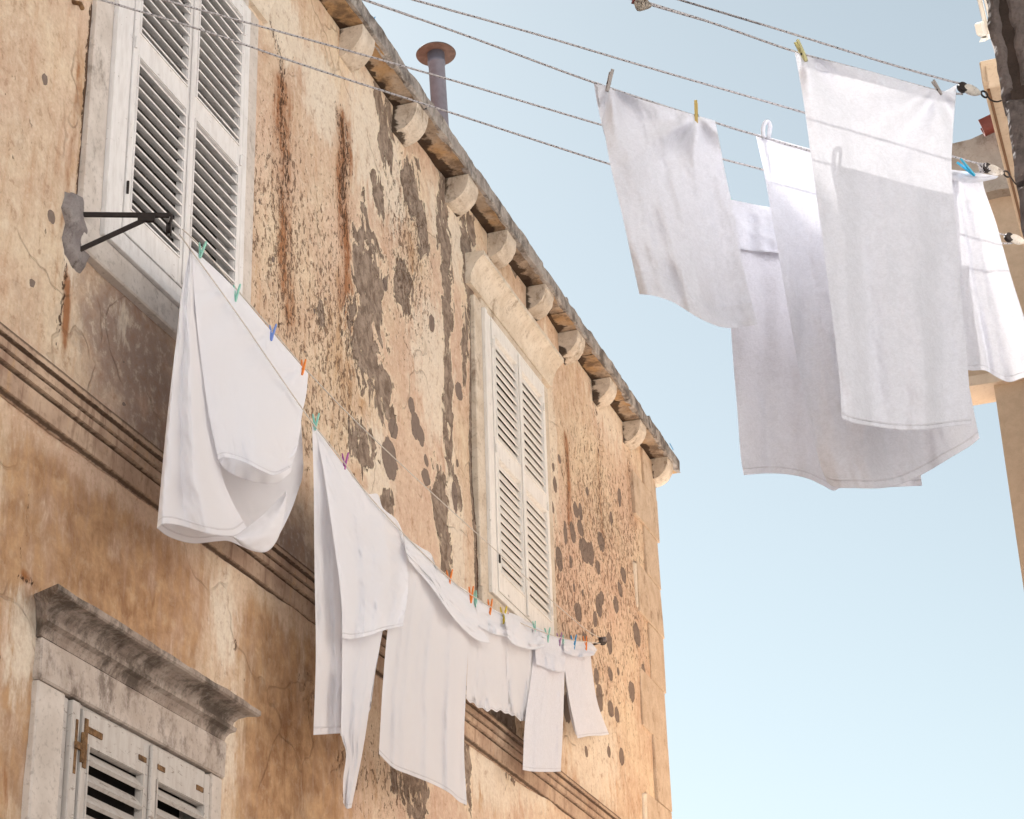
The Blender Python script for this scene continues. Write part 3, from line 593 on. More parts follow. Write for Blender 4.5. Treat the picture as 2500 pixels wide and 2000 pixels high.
# mitred returns at both ends: end slices pulled in with the profile depth
vs = []; ysl = [Y0, ] + list(np.linspace(Y0 + .01, Y1 - .01, n)) + [Y1]
for a, y in enumerate(np.linspace(0, 1, n + 1)):
    for b, (x, z) in enumerate(pr):
        ext = max(0, x - .0) * .84
        yv_ = (Y0 - ext) + y * ((Y1 + ext) - (Y0 - ext))
        j = (float(fbm(yv_ * 7 + b * 3, b, 31, 3)) - .5) * (.009 if b in (10, 11, 12) else .003)
        vs.append((x + (j if x > 0 else 0), yv_, z + j * (.9 if b == 12 else .3)))
fs = [[a * PN + b, a * PN + (b + 1) % PN, (a + 1) * PN + (b + 1) % PN, (a + 1) * PN + b] for a in range(n) for b in range(PN)]
fs += [list(range(PN))[::-1], [n * PN + b for b in range(PN)]]
P3.add(vs, fs).build('hood', W['hoodold'], w3)
fr = MB(); fr.box(-.10, .012, 7.475, 7.515, 2.0, 4.383, .003); fr.box(-.10, .034, 7.52, 7.585, 2.0, 4.38, .004); fr.box(-.10, .02, 8.815, 8.842, 2.0, 4.38, .003); fr.box(-.10, .008, 7.588, 8.812, 4.372, 4.388)
fr.build('window_frame', W['oldpaint'], w3)
for (a, b) in ((7.60, 8.205), (8.225, 8.81)):
    shutter(a, b, 2.05, 4.362, 3.1, .004, W['oldpaint'], .087, .070, math.radians(50), w3, th=.020, lw=.062, top=.16, midh=.12)
MB().box(.041, .058, 8.195, 8.24, 2.06, 4.355, .004).build('shutter_strip', W['oldpaint'], w3)
h = MB(); h.box(.038, .046, 7.612, 7.638, 4.10, 4.32); h.box(.038, .0455, 7.638, 7.765, 4.262, 4.290); h.box(.036, .048, 7.545, 7.63, 4.17, 4.20); h.tube([(.046, 7.600, 4.12), (.046, 7.600, 4.25)], .011, 10); h.box(.022, .037, 7.55, 7.568, 4.06, 4.30)
h.build('hinge', W['rustmetal'], w3)
for y in (8.10, 8.28, 8.67): MB().box(.0395, .044, y, y + .07, 4.262, 4.286).build('corner_plate', W['rustmetal'], w3)

# --- cement patch holding the bracket
pp = [(158, 468), (180, 466), (196, 480), (200, 510), (193, 540), (200, 580), (215, 630), (200, 668), (180, 655), (160, 620), (152, 580), (160, 545), (148, 505)]
pm_ = MB(); c = onX(178, 560); ring = []
N = 52; pts = [onX(*p) for p in pp]
def lerpring(t):
    k_ = t * len(pts); i = int(k_) % len(pts); f = k_ - int(k_); return pts[i] * (1 - f) + pts[(i + 1) % len(pts)] * f
vs = []; R = 8
for r_ in range(R + 1):
    for k_ in range(N):
        p = lerpring(k_ / N); s_ = 1 - r_ / R * .97; q_ = c + (p - c) * s_ * (1 + (.10 * (float(fbm(k_ * .7, 3., 4)) - .5) if r_ < 3 else 0))
        hgt = -.01 if r_ == 0 else .022 + .016 * math.sin(min(1, r_ / 4) * 1.57) + .035 * (float(fbm(q_[1] * 14, q_[2] * 14, 6, 4)) - .5)
        vs.append((hgt, q_[1], q_[2]))
fs = [[r_ * N + k_, r_ * N + (k_ + 1) % N, (r_ + 1) * N + (k_ + 1) % N, (r_ + 1) * N + k_] for r_ in range(R) for k_ in range(N)] + [[R * N + k_ for k_ in range(N)]]
pm_.add(vs, fs).build('cement_patch', W['cement'], house, True)

a_ = onX(172, 4, -.01); MB().tube([a_, a_ + np.array([.05, .01, -.02]), a_ + np.array([.07, .0, -.06])], .012, 8).build('iron_stub', W['rustmetal'], house)
# ------------------------------------------------------------------ iron bracket for the near line
A0 = onX(197, 524, .02); A1 = A0 + np.array([.385, .165, 0.]); B0 = onX(190, 612, .02)
br = tag(empty('line_bracket', tuple(A0)), 'black iron wall bracket in grey cement beside the near window', 'bracket')
def child(mb, name, mat, par, smooth=False):
    o = mb.build(name, mat, None, smooth, origin=np.array(par.location)); o.location = (0, 0, 0); o.parent = par; return o
A_ = A0 - np.array([.03, .012, 0]); d = nrm(A1 - A0); sd = nrm(np.cross(d, [0, 0, 1.]))
child(MB().obox((A_ + A1) / 2, d, sd, np.array([0, 0, 1.]), np.linalg.norm(A1 - A_) / 2, .007, .011), 'arm', W['iron'], br)
Bend = A0 + (A1 - A0) * .74 - np.array([0, 0, .022]); bd = nrm(Bend - B0)
child(MB().obox((B0 + Bend) / 2, bd, sd, nrm(np.cross(bd, sd)), np.linalg.norm(Bend - B0) / 2 + .02, .006, .011).obox(Bend + np.array([0, 0, .006]), d, sd, np.array([0, 0, 1.]), .04, .010, .02), 'brace', W['iron'], br)
child(MB().tube([A1 - d * .01, A1 + d * .008, A1 + np.array([0, 0, -.02]) + d * .01, A1 + np.array([0, 0, -.045])], .008, 8), 'hook', W['iron'], br)
PL = A1 + np.array([0, 0, -.075])
wh = MB()
for s_ in (-1, 1):
    wh.tube([PL + d * .009 * s_ - d * .0025, PL + d * .009 * s_ + d * .0025], .034, 24)
wh.tube([PL - d * .009, PL + d * .009], .022, 16)
child(wh, 'wheel', W['iron'], br)
# ------------------------------------------------------------------ near wall line
WE = onX(1472, 1566, .13)
NP = Plane((PL[0], PL[1]), (WE[0], WE[1]))
def spline(P, n):
    P = [np.array(p, float) for p in P]; P = [2 * P[0] - P[1]] + P + [2 * P[-1] - P[-2]]; out = []
    segs = len(P) - 3
    for i in range(segs):
        for t in np.linspace(0, 1, n, endpoint=(i == segs - 1)):
            a, b, c, d_ = P[i:i + 4]; out.append(.5 * (2 * b + (c - a) * t + (2 * a - 5 * b + 4 * c - d_) * t * t + (3 * b - 3 * c + d_ - a) * t ** 3))
    return out
LN = 'clothes_line'
up_px = [(446, 560), (495, 607), (577, 705), (665, 806), (742, 897), (870, 1030), (1040, 1190), (1217, 1350), (1340, 1460), (1426, 1534), (1466, 1558)]
lo_px = [(438, 572), (495, 650), (580, 768), (660, 885), (759, 1027), (833, 1120), (896, 1205), (992, 1310), (1105, 1419), (1167, 1463), (1226, 1498), (1293, 1531), (1376, 1559), (1451, 1569), (1466, 1572)]
near = tag(empty(LN, tuple(PL)), 'thin cream cord loop along the old facade, sagging under pegged laundry', 'clothes line')
for k, (pl_, off) in enumerate(((up_px, -.012), (lo_px, .018))):
    pts_ = [NP.at(p[0], p[1], off + (.055 * math.exp(-((p[0] - 640) / 90.) ** 2) if k else 0)) for p in pl_]; child(MB().tube(spline(pts_, 8), .0035, 7), 'cord', W['thinrope'], near)
# far pulley by the corner
fp = tag(empty('line_pulley', tuple(WE)), 'small black pulley fixed to the spotted plaster near the far corner', 'pulley')
dd = NP.d
child(MB().tube([WE + np.array([-.12, .05, .0]), WE + np.array([-.02, .02, 0]), WE + dd * -.02], .009, 8), 'hook', W['iron'], fp)
child(MB().tube([WE - dd * .10 + np.array([0, 0, -.01]), WE - dd * .0], lambda t: .012 + .028 * math.sin(min(1, t * 1.1) * 2.2), 12), 'housing', W['iron'], fp)
child(MB().tube([WE - dd * .05 - NP.n * .02, WE - dd * .05 + NP.n * .04], .020, 16), 'wheel', W['cement'], fp)

# ------------------------------------------------------------------ cloth patches
def resamp(poly, n):
    P = np.array(poly, float); 
    if len(P) > 2: P = np.array([p for p in spline([(a, b, 0) for a, b in P], 10)])[:, :2]
    s_ = np.concatenate([[0], np.cumsum(np.linalg.norm(np.diff(P, axis=0), axis=1))]); t = np.linspace(0, s_[-1], n)
    return np.stack([np.interp(t, s_, P[:, 0]), np.interp(t, s_, P[:, 1])], -1)
def patch(plane, top, bottom, left, right, nu=60, nv=90, off=None):
    T = resamp(top, nu); Bm = resamp(bottom, nu); Lf = resamp(left, nv); Rt = resamp(right, nv)
    u = np.linspace(0, 1, nu)[:, None, None]; v = np.linspace(0, 1, nv)[None, :, None]
    c00, c10, c01, c11 = T[0], T[-1], Bm[0], Bm[-1]
    G = (1 - v) * T[:, None] + v * Bm[:, None] + (1 - u) * Lf[None] + u * Rt[None] - ((1 - u) * (1 - v) * c00 + u * (1 - v) * c10 + (1 - u) * v * c01 + u * v * c11)
    U = np.broadcast_to(u[..., 0], (nu, nv)); V = np.broadcast_to(v[..., 0], (nu, nv))
    O = off(U, V, G[..., 0], G[..., 1]) if off is not None else np.zeros((nu, nv))
    d = np.stack([G[..., 0] - 1250., 1000. - G[..., 1], np.full((nu, nv), -F)], -1) @ M.T
    base = (plane.p - CAM).dot(plane.n)
    t = (base + O) / (d @ plane.n)
    W_ = CAM + d * t[..., None]
    vs = W_.reshape(-1, 3); ix = np.arange(nu * nv).reshape(nu, nv)
    fs = np.stack([ix[:-1, :-1], ix[1:, :-1], ix[1:, 1:], ix[:-1, 1:]], -1).reshape(-1, 4)
    uv = np.stack([U, V], -1).reshape(-1, 2)
    return vs, fs, uv
def cloth(name, patches, mat, label, cat='towel', group=None, parent=None):
    V_ = []; F_ = []; U_ = []; n = 0
    for vs, fs, uv in patches: V_.append(vs); F_.append(fs + n); U_.append(uv); n += len(vs)
    V_ = np.concatenate(V_); F_ = np.concatenate(F_); U_ = np.concatenate(U_)
    org = V_[0] if parent is None else np.array(parent.location)
    me_ = bpy.data.meshes.new(name); me_.from_pydata((V_ - org).tolist(), [], F_.tolist())
    l = me_.uv_layers.new(name='UVMap'); l.data.foreach_set('uv', U_[F_.ravel()].astype(np.float32).ravel())
    o = link(name, me_, mat, None, True)
    if parent is None: o.location = tuple(org); tag(o, label, cat, group)
    else: o.parent = parent
    return o
def folds(amp, k, ph=0, grow=1.0, lean=0.0, nz=.02, nsc=3, seed=1, drift=0.0, belly=0.0):
    def f(U, V, X, Y):
        uu = U + drift * V + .05 * (fbm(U * 2, V * 2, seed + 40, 3) - .5) * 2
        a = amp * (np.clip(V, 0, 1) ** grow)
        return a * (np.sin(uu * k * 6.283 + ph) + .4 * np.sin(uu * k * 2.3 * 6.283 + ph * 2.1 + 1)) + .0025 * (1 - np.abs(fbm(U * 7 + V, V * 2.2, seed + 60, 4) - .5) * 5) + lean * V + nz * (fbm(U * nsc, V * nsc * 1.3, seed, 4) - .5) * 2 + belly * np.sin(V * 3.14159)
    return f

def pegf(X, Y, pegs, amp=.02, k=7., L=170.):
    o = 0
    for i, (a, b) in enumerate(pegs):
        dx = X - a; dy = Y - b; rr = np.sqrt(dx * dx + dy * dy); an = np.arctan2(dx, np.maximum(dy, 1e-3) + 8)
        o = o + amp * np.sin(an * k + i * 1.7 + rr / 400.) * np.exp(-rr / L) * sst(4, 55, rr)
    return o
def wrinkle(U, V, seed, amp=.008, ku=6., kv=3.):
    n_ = fbm(U * ku + .6 * fbm(U * 3, V * 3, seed + 5), V * kv, seed, 4); return amp * (1 - np.abs(n_ - .5) * 5)
LG = 'white laundry pegged on the near line along the facade'
# big fitted sheet on the upper cord
def f_sheetA(U, V, X, Y): return .03 * (fbm(X / 34., Y / 34., 95, 3) - .5) * sst(1180, 1290, Y) + -.06 - .10 * V + .03 * np.sin(U * 9) * V + .03 * (fbm(U * 4, V * 6, 3) - .5)
def f_sheetB1(U, V, X, Y): return wrinkle(U, V, 91, .004, 6, 1.5) * V + .0 + .16 * V * np.sin(np.clip(U, 0, 1) * 3.14 * .9 + .1) + .035 * np.sin(U * 11 + 1.2) * V ** .8 + .014 * (fbm(U * 5, V * 9, 5) - .5) * 2
def f_sheetB2(U, V, X, Y): 
    b = pegf(X, Y, [(467, 606), (576, 712), (665, 808), (742, 900)], .012, 6, 160) + wrinkle(U, V, 93, .006, 5, 1.6) * V + V ** 1.7 * (.035 + .15 * np.sin(U * 3.0)) + .022 * np.sin(U * 10 + V * 2.2) * V ** 1.2 + .02 * (fbm(U * 4, V * 3, 44) - .5) * V
    dx = (X - 700) / 60.; dy = (Y - 1125) / 90.; r = np.sqrt(dx * dx + dy * dy); an = np.arctan2(dy, dx)
    return b + .03 * (fbm(an * 2.2, r * .6, 12, 3) - .5) * 2 * np.exp(-r * r * .6) * np.clip(r * 2, 0, 1) - .03 * np.exp(-r * r * 3)
def f_lip(U, V, X, Y): return (.035 + .15 * np.sin(U * 3.0)) - V * .10 * np.sin(U * 3.14) + .012 * np.sin(U * 30) * V
foldline = [(467, 604), (478, 760), (494, 900), (513, 1030), (533, 1122)]
sheet = cloth('fitted_sheet', [
 patch(NP, [(466, 602), (560, 690), (655, 800), (752, 912)], [(383, 1290), (415, 1312), (470, 1327), (530, 1322), (560, 1322), (600, 1338), (648, 1346), (676, 1318), (692, 1270), (699, 1215)], [(465, 604), (445, 700), (430, 830), (405, 1050), (383, 1290)], [(752, 912), (748, 960), (735, 1000), (739, 1100), (740, 1150), (728, 1195), (699, 1215)], 80, 100, f_sheetA),
 patch(NP, [(464, 604), (467, 603)], [(383, 1290), (400, 1279), (440, 1283), (510, 1303), (570, 1308), (603, 1289)], [(465, 604), (445, 700), (430, 830), (405, 1050), (383, 1290)], foldline + [(548, 1180), (575, 1240), (603, 1289)], 60, 120, f_sheetB1),
 patch(NP, [(467, 603), (560, 690), (655, 800), (752, 912)], [(533, 1122), (555, 1117), (600, 1130), (640, 1150), (672, 1160), (712, 1140)], foldline, [(752, 912), (748, 960), (738, 1010), (728, 1080), (712, 1140)], 100, 120, f_sheetB2),
 patch(NP, [(533, 1122), (555, 1117), (600, 1130), (640, 1150), (672, 1160), (712, 1140)], [(534, 1124), (550, 1146), (590, 1168), (640, 1180), (680, 1178), (711, 1152)], [(533, 1122), (534, 1124)], [(712, 1140), (711, 1152)], 60, 10, f_lip),
 patch(NP, [(572, 1306), (600, 1290), (640, 1258), (698, 1200)], [(570, 1314), (602, 1340), (648, 1348), (676, 1320), (692, 1270), (700, 1214)], [(572, 1306), (570, 1314)], [(698, 1200), (700, 1214)], 60, 30, lambda U, V, X, Y: .02 + .06 * np.sin(V * 2.6) + .022 * (fbm(X / 60. + Y / 90., Y / 45., 97, 3) - .5) * 2)],
 W['cotton'], 'big white fitted sheet billowing beside the iron bracket, hem curled into tubes', 'sheet', LG)

# first bed cloth: long narrow fall + front flap
cloth('folded_sheet', [
 patch(NP, [(764, 1036), (800, 1090), (860, 1160), (940, 1250)], [(765, 1795), (795, 1793), (833, 1791), (838, 1795), (900, 1740), (905, 1700)], [(762, 1038), (766, 1200), (768, 1400), (771, 1600), (765, 1795)], [(940, 1250), (940, 1400), (930, 1560), (905, 1700)], 70, 110, folds(.022, 3, 1, .6, -.05, .022, 5, 2)),
 patch(NP, [(836, 1560), (870, 1550), (935, 1538)], [(838, 1960), (846, 1974), (858, 1973)], [(836, 1560), (834, 1700), (833, 1791), (845, 1840), (838, 1900), (838, 1960)], [(935, 1538), (912, 1660), (888, 1820), (858, 1973)], 30, 60, folds(.014, 1.3, 2, .6, -.02, .014, 3, 5)),
 patch(NP, [(768, 1034), (806, 1090), (860, 1160), (893, 1203), (922, 1206), (935, 1240), (968, 1268), (984, 1300)], [(836, 1558), (860, 1560), (900, 1552), (935, 1540), (984, 1528)], [(768, 1036), (790, 1150), (812, 1300), (832, 1450), (836, 1558)], [(984, 1300), (992, 1370), (996, 1440), (984, 1528)], 90, 100, folds(.024, 1.8, .5, .8, .07, .03, 3, 8, .15))],
 W['cotton'], 'white sheet with narrow long tail and folded front flap, right of the billowing sheet', 'sheet', LG)
cloth('care_label', [patch(NP, [(830, 1788), (852, 1796)], [(832, 1797), (850, 1808)], [(830, 1788), (832, 1797)], [(852, 1796), (850, 1808)], 6, 4, lambda U, V, X, Y: -.02 + 0 * U)], W['cottonw'], '', parent=bpy.data.objects['folded_sheet'])
# second bed cloth, wide
cloth('flat_sheet', [
 patch(NP, [(984, 1308), (1040, 1362), (1105, 1421), (1150, 1450)], [(925, 1841), (960, 1875), (1000, 1892), (1050, 1912), (1095, 1935), (1120, 1957), (1140, 1966)], [(984, 1308), (965, 1420), (946, 1540), (934, 1680), (925, 1841)], [(1150, 1450), (1145, 1550), (1137, 1700), (1133, 1830), (1140, 1966)], 90, 110, folds(.013, 3.5, 2, .5, .02, .014, 3, 12)),
 patch(NP, [(986, 1306), (1000, 1318), (1030, 1338), (1052, 1352), (1066, 1385), (1086, 1408), (1140, 1442)], [(1000, 1372), (1050, 1430), (1100, 1500), (1140, 1545), (1170, 1566), (1198, 1572)], [(986, 1306), (990, 1340), (1000, 1372)], [(1140, 1442), (1158, 1480), (1175, 1530), (1198, 1572)], 80, 40, folds(.022, 1.4, 1, 1, .06, .02, 4, 15, .3))],
 W['cottonw'], 'wide white flat sheet with a twisted top fold, hanging lowest right', 'sheet', LG)
def ruff(s_): return lambda U, V, X, Y: .012 * np.sin(U * 9 + s_) * V + .02 * (fbm(U * 5, V * 4, int(s_)) - .5) + sst(.80, 1, V) * (.008 * np.sin(U * 15 + 9 * fbm(U * 4, V * 3, 3)) + .03 * (fbm(U * 7, V * 9, 7) - .5)) - .02 * V
cloth('pillowcase', [
 patch(NP, [(1150, 1452), (1190, 1478), (1238, 1508)], [(1138, 1705), (1147, 1716), (1156, 1716), (1166, 1728), (1178, 1729), (1190, 1738), (1200, 1732), (1212, 1739), (1222, 1734), (1232, 1742), (1242, 1742)], [(1144, 1452), (1144, 1550), (1138, 1705)], [(1238, 1508), (1238, 1600), (1242, 1742)], 60, 70, ruff(3)),
 patch(NP, [(1160, 1458), (1195, 1480), (1238, 1508)], [(1168, 1528), (1200, 1546), (1238, 1556)], [(1160, 1458), (1168, 1528)], [(1238, 1508), (1238, 1556)], 30, 20, folds(.012, 2, 0, 1, .03))],
 W['cottonw'], 'short white pillowcase with crinkled frilly hem, just left of the yellow peg', 'pillowcase', LG)
cloth('pillowcase', [
 patch(NP, [(1238, 1506), (1290, 1528), (1310, 1540)], [(1241, 1742), (1250, 1748), (1258, 1748), (1270, 1760), (1280, 1760), (1290, 1768), (1300, 1770)], [(1234, 1506), (1236, 1600), (1241, 1742)], [(1310, 1540), (1306, 1650), (1300, 1770)], 50, 70, ruff(6)),
 patch(NP, [(1230, 1492), (1262, 1502), (1290, 1518), (1335, 1545)], [(1240, 1560), (1260, 1576), (1300, 1586), (1328, 1580)], [(1230, 1492), (1240, 1560)], [(1335, 1545), (1328, 1580)], 40, 24, folds(.014, 1.4, 0, .3, .06, .035, 3, 9))],
 W['cottonw'], 'white pillowcase with a rumpled bulging top, just right of the yellow peg', 'pillowcase', LG)
cloth('hand_towel', [
 patch(NP, [(1302, 1532), (1340, 1550), (1380, 1561)], [(1276, 1880), (1300, 1884), (1340, 1885), (1368, 1884)], [(1302, 1532), (1300, 1620), (1282, 1760), (1276, 1880)], [(1380, 1561), (1378, 1650), (1374, 1780), (1369, 1884)], 50, 80, folds(.005, 2, 2, .5, 0, .01, 3, 21)),
 patch(NP, [(1303, 1531), (1340, 1549), (1380, 1560)], [(1309, 1622), (1335, 1632), (1358, 1640), (1380, 1641)], [(1303, 1531), (1306, 1580), (1309, 1622)], [(1380, 1560), (1380, 1641)], 30, 24, folds(.012, 1.5, 2, 1, .035, .01))],
 W['terry'], 'long narrow white towel folded over the near line, second from far end', 'towel', LG)
cloth('hand_towel', [
 patch(NP, [(1377, 1560), (1410, 1566), (1440, 1569)], [(1410, 1803), (1440, 1797), (1470, 1796), (1487, 1793)], [(1377, 1560), (1380, 1640), (1392, 1720), (1410, 1803)], [(1440, 1569), (1446, 1640), (1460, 1720), (1487, 1793)], 40, 70, folds(.006, 1.5, 1, .6, 0, .008, 3, 31)),
 patch(NP, [(1376, 1559), (1410, 1565), (1440, 1568), (1458, 1586)], [(1376, 1592), (1400, 1602), (1432, 1604), (1450, 1600)], [(1376, 1559), (1376, 1592)], [(1458, 1586), (1450, 1600)], 30, 16, folds(.01, 1.5, 0, 1, .035)),
 patch(NP, [(1376, 1562), (1384, 1600)], [(1404, 1792), (1412, 1800)], [(1376, 1562), (1378, 1640), (1390, 1740), (1404, 1792)], [(1384, 1600), (1396, 1700), (1412, 1800)], 8, 40, lambda U, V, X, Y: -.05 + 0 * U)],
 W['terry'], 'small white towel leaning outwards beside the black pulley at the far end', 'towel', LG)

# ------------------------------------------------------------------ pulleys and ropes across the lane
PT = {1: onY(2367, 219, 5.9), 2: onY(2424, 415, 6.45), 3: onY(2478, 584, 7.0)}
YL = {1: 2.5, 2: 3.05, 3: 3.65}
PLN = {k: Plane((PT[k][0], PT[k][1]), (.15, YL[k])) for k in PT}
strands = {
 1: ([(1640, -6), (1660, 0), (1900, 72), (2150, 150), (2300, 193), (2352, 206)], [(1500, -14), (1566, 2), (1750, 60), (1940, 126), (2100, 170), (2290, 222), (2350, 230)]),
 2: ([(980, -9), (1010, 0), (1300, 81), (1600, 170), (1959, 274), (2323, 381), (2408, 404)], [(860, -10), (892, 0), (1160, 95), (1448, 201), (1745, 299), (1846, 330), (2000, 374), (2200, 415), (2330, 425), (2408, 420)]),
 3: ([(380, -6), (400, 0), (750, 96), (1100, 195), (1468, 305), (1759, 387), (1864, 415), (2200, 508), (2437, 570), (2468, 576)], [(220, -9), (247, 0), (500, 76), (750, 162), (1100, 275), (1486, 400), (1785, 492), (2000, 545), (2200, 580), (2446, 594), (2468, 591)])}
labels = {1: 'highest flecked rope loop against the sky, ending at the topmost white pulley', 2: 'middle of the three white flecked rope loops crossing the lane, carrying most of the towels', 3: 'lowest of three flecked rope loops, passing in front of the near shutters'}
RG = 'flecked rope loops strung across the lane'
for k in (1, 2, 3):
    e = tag(empty(LN, tuple(PT[k])), labels[k], 'clothes line', RG)
    for j, st in enumerate(strands[k]):
        pts_ = [PLN[k].at(p[0], p[1], -.012) for p in st]
        d_ = pts_[0] - pts_[1]; d_ = (pts_[0] - pts_[2]) if k else d_
        t_ = (.12 - pts_[0][0]) / d_[0]; endp = pts_[0] + d_ * t_
        pts_ = [endp] + pts_
        child(MB().tube(spline(pts_, 14), .0035, 8), 'rope', W['rope'], e)
    if k == 1:
        c_ = PLN[1].at(1568, 8, .0); m = MB()
        kd = PLN[1].d
        for q_ in range(3):
            m.tube([c_ + kd * (.014 * math.cos(a) + .012 * (q_ - 1)) + np.array([0, 0, .016 * math.sin(a) - .004 * q_]) + PLN[1].n * .006 * math.sin(a * 2 + q_) for a in np.linspace(0, 6.283, 14)], .0055, 7)
        child(m, 'knot', W['knot'], e)
        a_ = PLN[1].at(1544, 3, 0); b_ = PLN[1].at(1557, 9, 0); child(MB().tube([a_, (a_ + b_) / 2, b_], lambda t: .009 - .004 * t, 10), 'rope_end', W['redplug'], e)
    if k == 2:
        c_ = PLN[2].at(2402, 408, .0); m = MB(); kd = PLN[2].d
        for q_ in range(3):
            m.tube([c_ + kd * (.012 * math.cos(a) + .010 * (q_ - 1)) + np.array([0, 0, .014 * math.sin(a)]) + PLN[2].n * .006 * math.sin(a * 2 + q_) for a in np.linspace(0, 6.283, 14)], .0045, 7)
        child(m, 'knot', W['rope'], e)
DX = 4.35     # corner line of the dark stone building
for k in (1, 2, 3):
    c_ = PT[k]; d_ = nrm(c_ - PLN[k].at(*strands[k][0][3])) ; pn_ = PLN[k].n; d_ = nrm(c_ - PLN[k].at(c_[0] * 0 + strands[k][0][-3][0], strands[k][0][-3][1]))
    e = tag(empty('line_pulley', tuple(c_)), {1: 'topmost worn white pulley, tied to the dark quoin by a black wire', 2: 'middle white pulley with a rope knot, beside the bright blue peg', 3: 'lowest white pulley at the right edge of the photo, against the beige wall'}[k], 'pulley', 'white pulleys on the right hand building')
    m = MB(); a_ = c_ - d_ * .030; b_ = c_ + d_ * .042
    n_ = 12
    vs = []; seg = 16
    for i in range(n_ + 1):
        t = i / n_; p = a_ + (b_ - a_) * t; r_ = .0205 * math.sin(math.pi * (t * .86 + .10)) ** .7
        for q_ in range(seg):
            an = 6.283 * q_ / seg; vs.append(p + np.array([0, 0, 1.]) * r_ * math.sin(an) + pn_ * r_ * .62 * math.cos(an))
    fs = [[i * seg + q_, i * seg + (q_ + 1) % seg, (i + 1) * seg + (q_ + 1) % seg, (i + 1) * seg + q_] for i in range(n_) for q_ in range(seg)] + [list(range(seg))[::-1], [n_ * seg + q_ for q_ in range(seg)]]
    child(m.add(vs, fs), 'housing', W['porcelain'], e, True)
    child(MB().tube([a_ + d_ * .004 - pn_ * .008, a_ + d_ * .004 + pn_ * .008], .0175, 20), 'wheel', W['iron'], e)
    rc = b_ + d_ * .014
    child(MB().tube([rc + d_ * .012 * math.cos(a) + np.array([0, 0, .012]) * math.sin(a) for a in np.linspace(0, 6.4, 16)], .0035, 7), 'ring', W['iron'], e)
    endw = {1: onY(2444, 246, 6.045), 2: np.array([DX + .03, 6.62, PT[2][2] - .03]), 3: np.array([DX + .03, 7.15, PT[3][2] - .02])}[k]
    child(MB().tube(spline([rc + d_ * .01, rc * .65 + endw * .35 + np.array([0, 0, -.014]), rc * .3 + endw * .7 + np.array([0, 0, -.012]), endw], 6), .0028, 7), 'wire', W['iron'], e)

# ------------------------------------------------------------------ towels over the lane
TG = 'white towels hung on the ropes across the lane'
t1hem = lambda s_: None
def terr(amp, k, **kw): return folds(amp, k, **kw)
# bunched hem bump on the first towel
def f_t1(U, V, X, Y):
    b = folds(.016, 2.3, 1.0, .6, .0, .012, 4, 51, -.1)(U, V, X, Y)
    dx = (X - 1640) / 55.; dy = (Y - 640) / 60.; r = dx * .8 + dy * .6; q_ = -dx * .6 + dy * .8
    return b + pegf(X, Y, [(1486, 215), (1700, 290)], .034, 6.5, 260) + .03 * np.exp(-(q_ * 1.9) ** 2 - (r * .55) ** 2) + .05 * sst(.6, 1, V) * np.sin(U * 5) + wrinkle(U, V, 77, .006) + .03 * np.exp(-((X - 1590 - (Y - 480) * .42) / 26.) ** 2) * sst(300, 480, Y)
towel1 = cloth('bath_towel', [
 patch(PLN[2], [(1455, 199), (1550, 238), (1650, 268), (1746, 295)], [(1561, 717), (1600, 722), (1645, 738), (1700, 772), (1745, 793), (1778, 800), (1815, 797), (1850, 791)], [(1455, 199), (1472, 300), (1490, 402), (1520, 530), (1545, 645), (1561, 717)], [(1746, 295), (1757, 350), (1772, 430), (1792, 520), (1815, 650), (1838, 750), (1850, 791)], 90, 130, f_t1),
 patch(PLN[2], [(1450, 204), (1464, 206), (1476, 209)], [(1476, 330), (1480, 331), (1484, 332)], [(1450, 204), (1456, 240), (1466, 290), (1476, 330)], [(1476, 209), (1484, 332)], 30, 24, lambda U, V, X, Y: -.03 + 0 * U)],
 W['terry'], 'white terry towel between a grey and a wooden peg, leftmost over the lane', 'towel', TG)
towel2 = cloth('bath_towel', [
 patch(PLN[3], [(1775, 487), (1850, 503), (1900, 512), (2040, 545), (2200, 575)], [(1816, 1160), (1870, 1156), (1920, 1158), (1970, 1168), (2010, 1186), (2035, 1198), (2060, 1190), (2150, 1190), (2251, 1186)], [(1772, 487), (1782, 750), (1790, 880), (1800, 1000), (1808, 1110), (1816, 1160)], [(2200, 575), (2220, 800), (2236, 1050), (2251, 1186)], 90, 120, folds(.024, 2.5, 1, .7, .0, .012, 4, 61, .1)),
 patch(PLN[3], [(1774, 485), (1850, 501), (1900, 510), (2010, 538)], [(1800, 606), (1840, 613), (1900, 618), (2010, 640)], [(1774, 485), (1800, 606)], [(2010, 538), (2010, 640)], 40, 24, folds(.012, 2, 2, .6, .03, .012, 4, 63))],
 W['terry'], 'white towel folded over the lowest rope with short front flap, teal peg above', 'towel', TG)
towel3 = cloth('bath_towel', [
 patch(PLN[2], [(1848, 327), (1990, 366), (2150, 402), (2330, 422)], [(2020, 1178), (2040, 1190), (2090, 1192), (2150, 1192), (2200, 1182), (2260, 1154), (2320, 1118), (2370, 1088), (2391, 1070)], [(1848, 327), (1867, 430), (1890, 560), (1925, 760), (1950, 900), (1975, 1020), (2000, 1130), (2020, 1178)], [(2330, 422), (2340, 650), (2352, 850), (2375, 990), (2391, 1070)], 100, 130, lambda U, V, X, Y: folds(.026, 2.0, 2.2, .8, .0, .016, 5, 71, .2)(U, V, X, Y) + wrinkle(U, V, 72, .010, 5, 3) + .10 * V ** 3 * np.sin(U * 3.14) - .03),
 patch(PLN[2], [(1845, 329), (1860, 333)], [(1864, 414), (1870, 416)], [(1845, 329), (1864, 414)], [(1860, 333), (1870, 416)], 12, 14, lambda U, V, X, Y: -.06 + 0 * U)],
 W['terry'], 'long white towel with a hanging loop, partly behind the largest bath sheet', 'towel', TG)
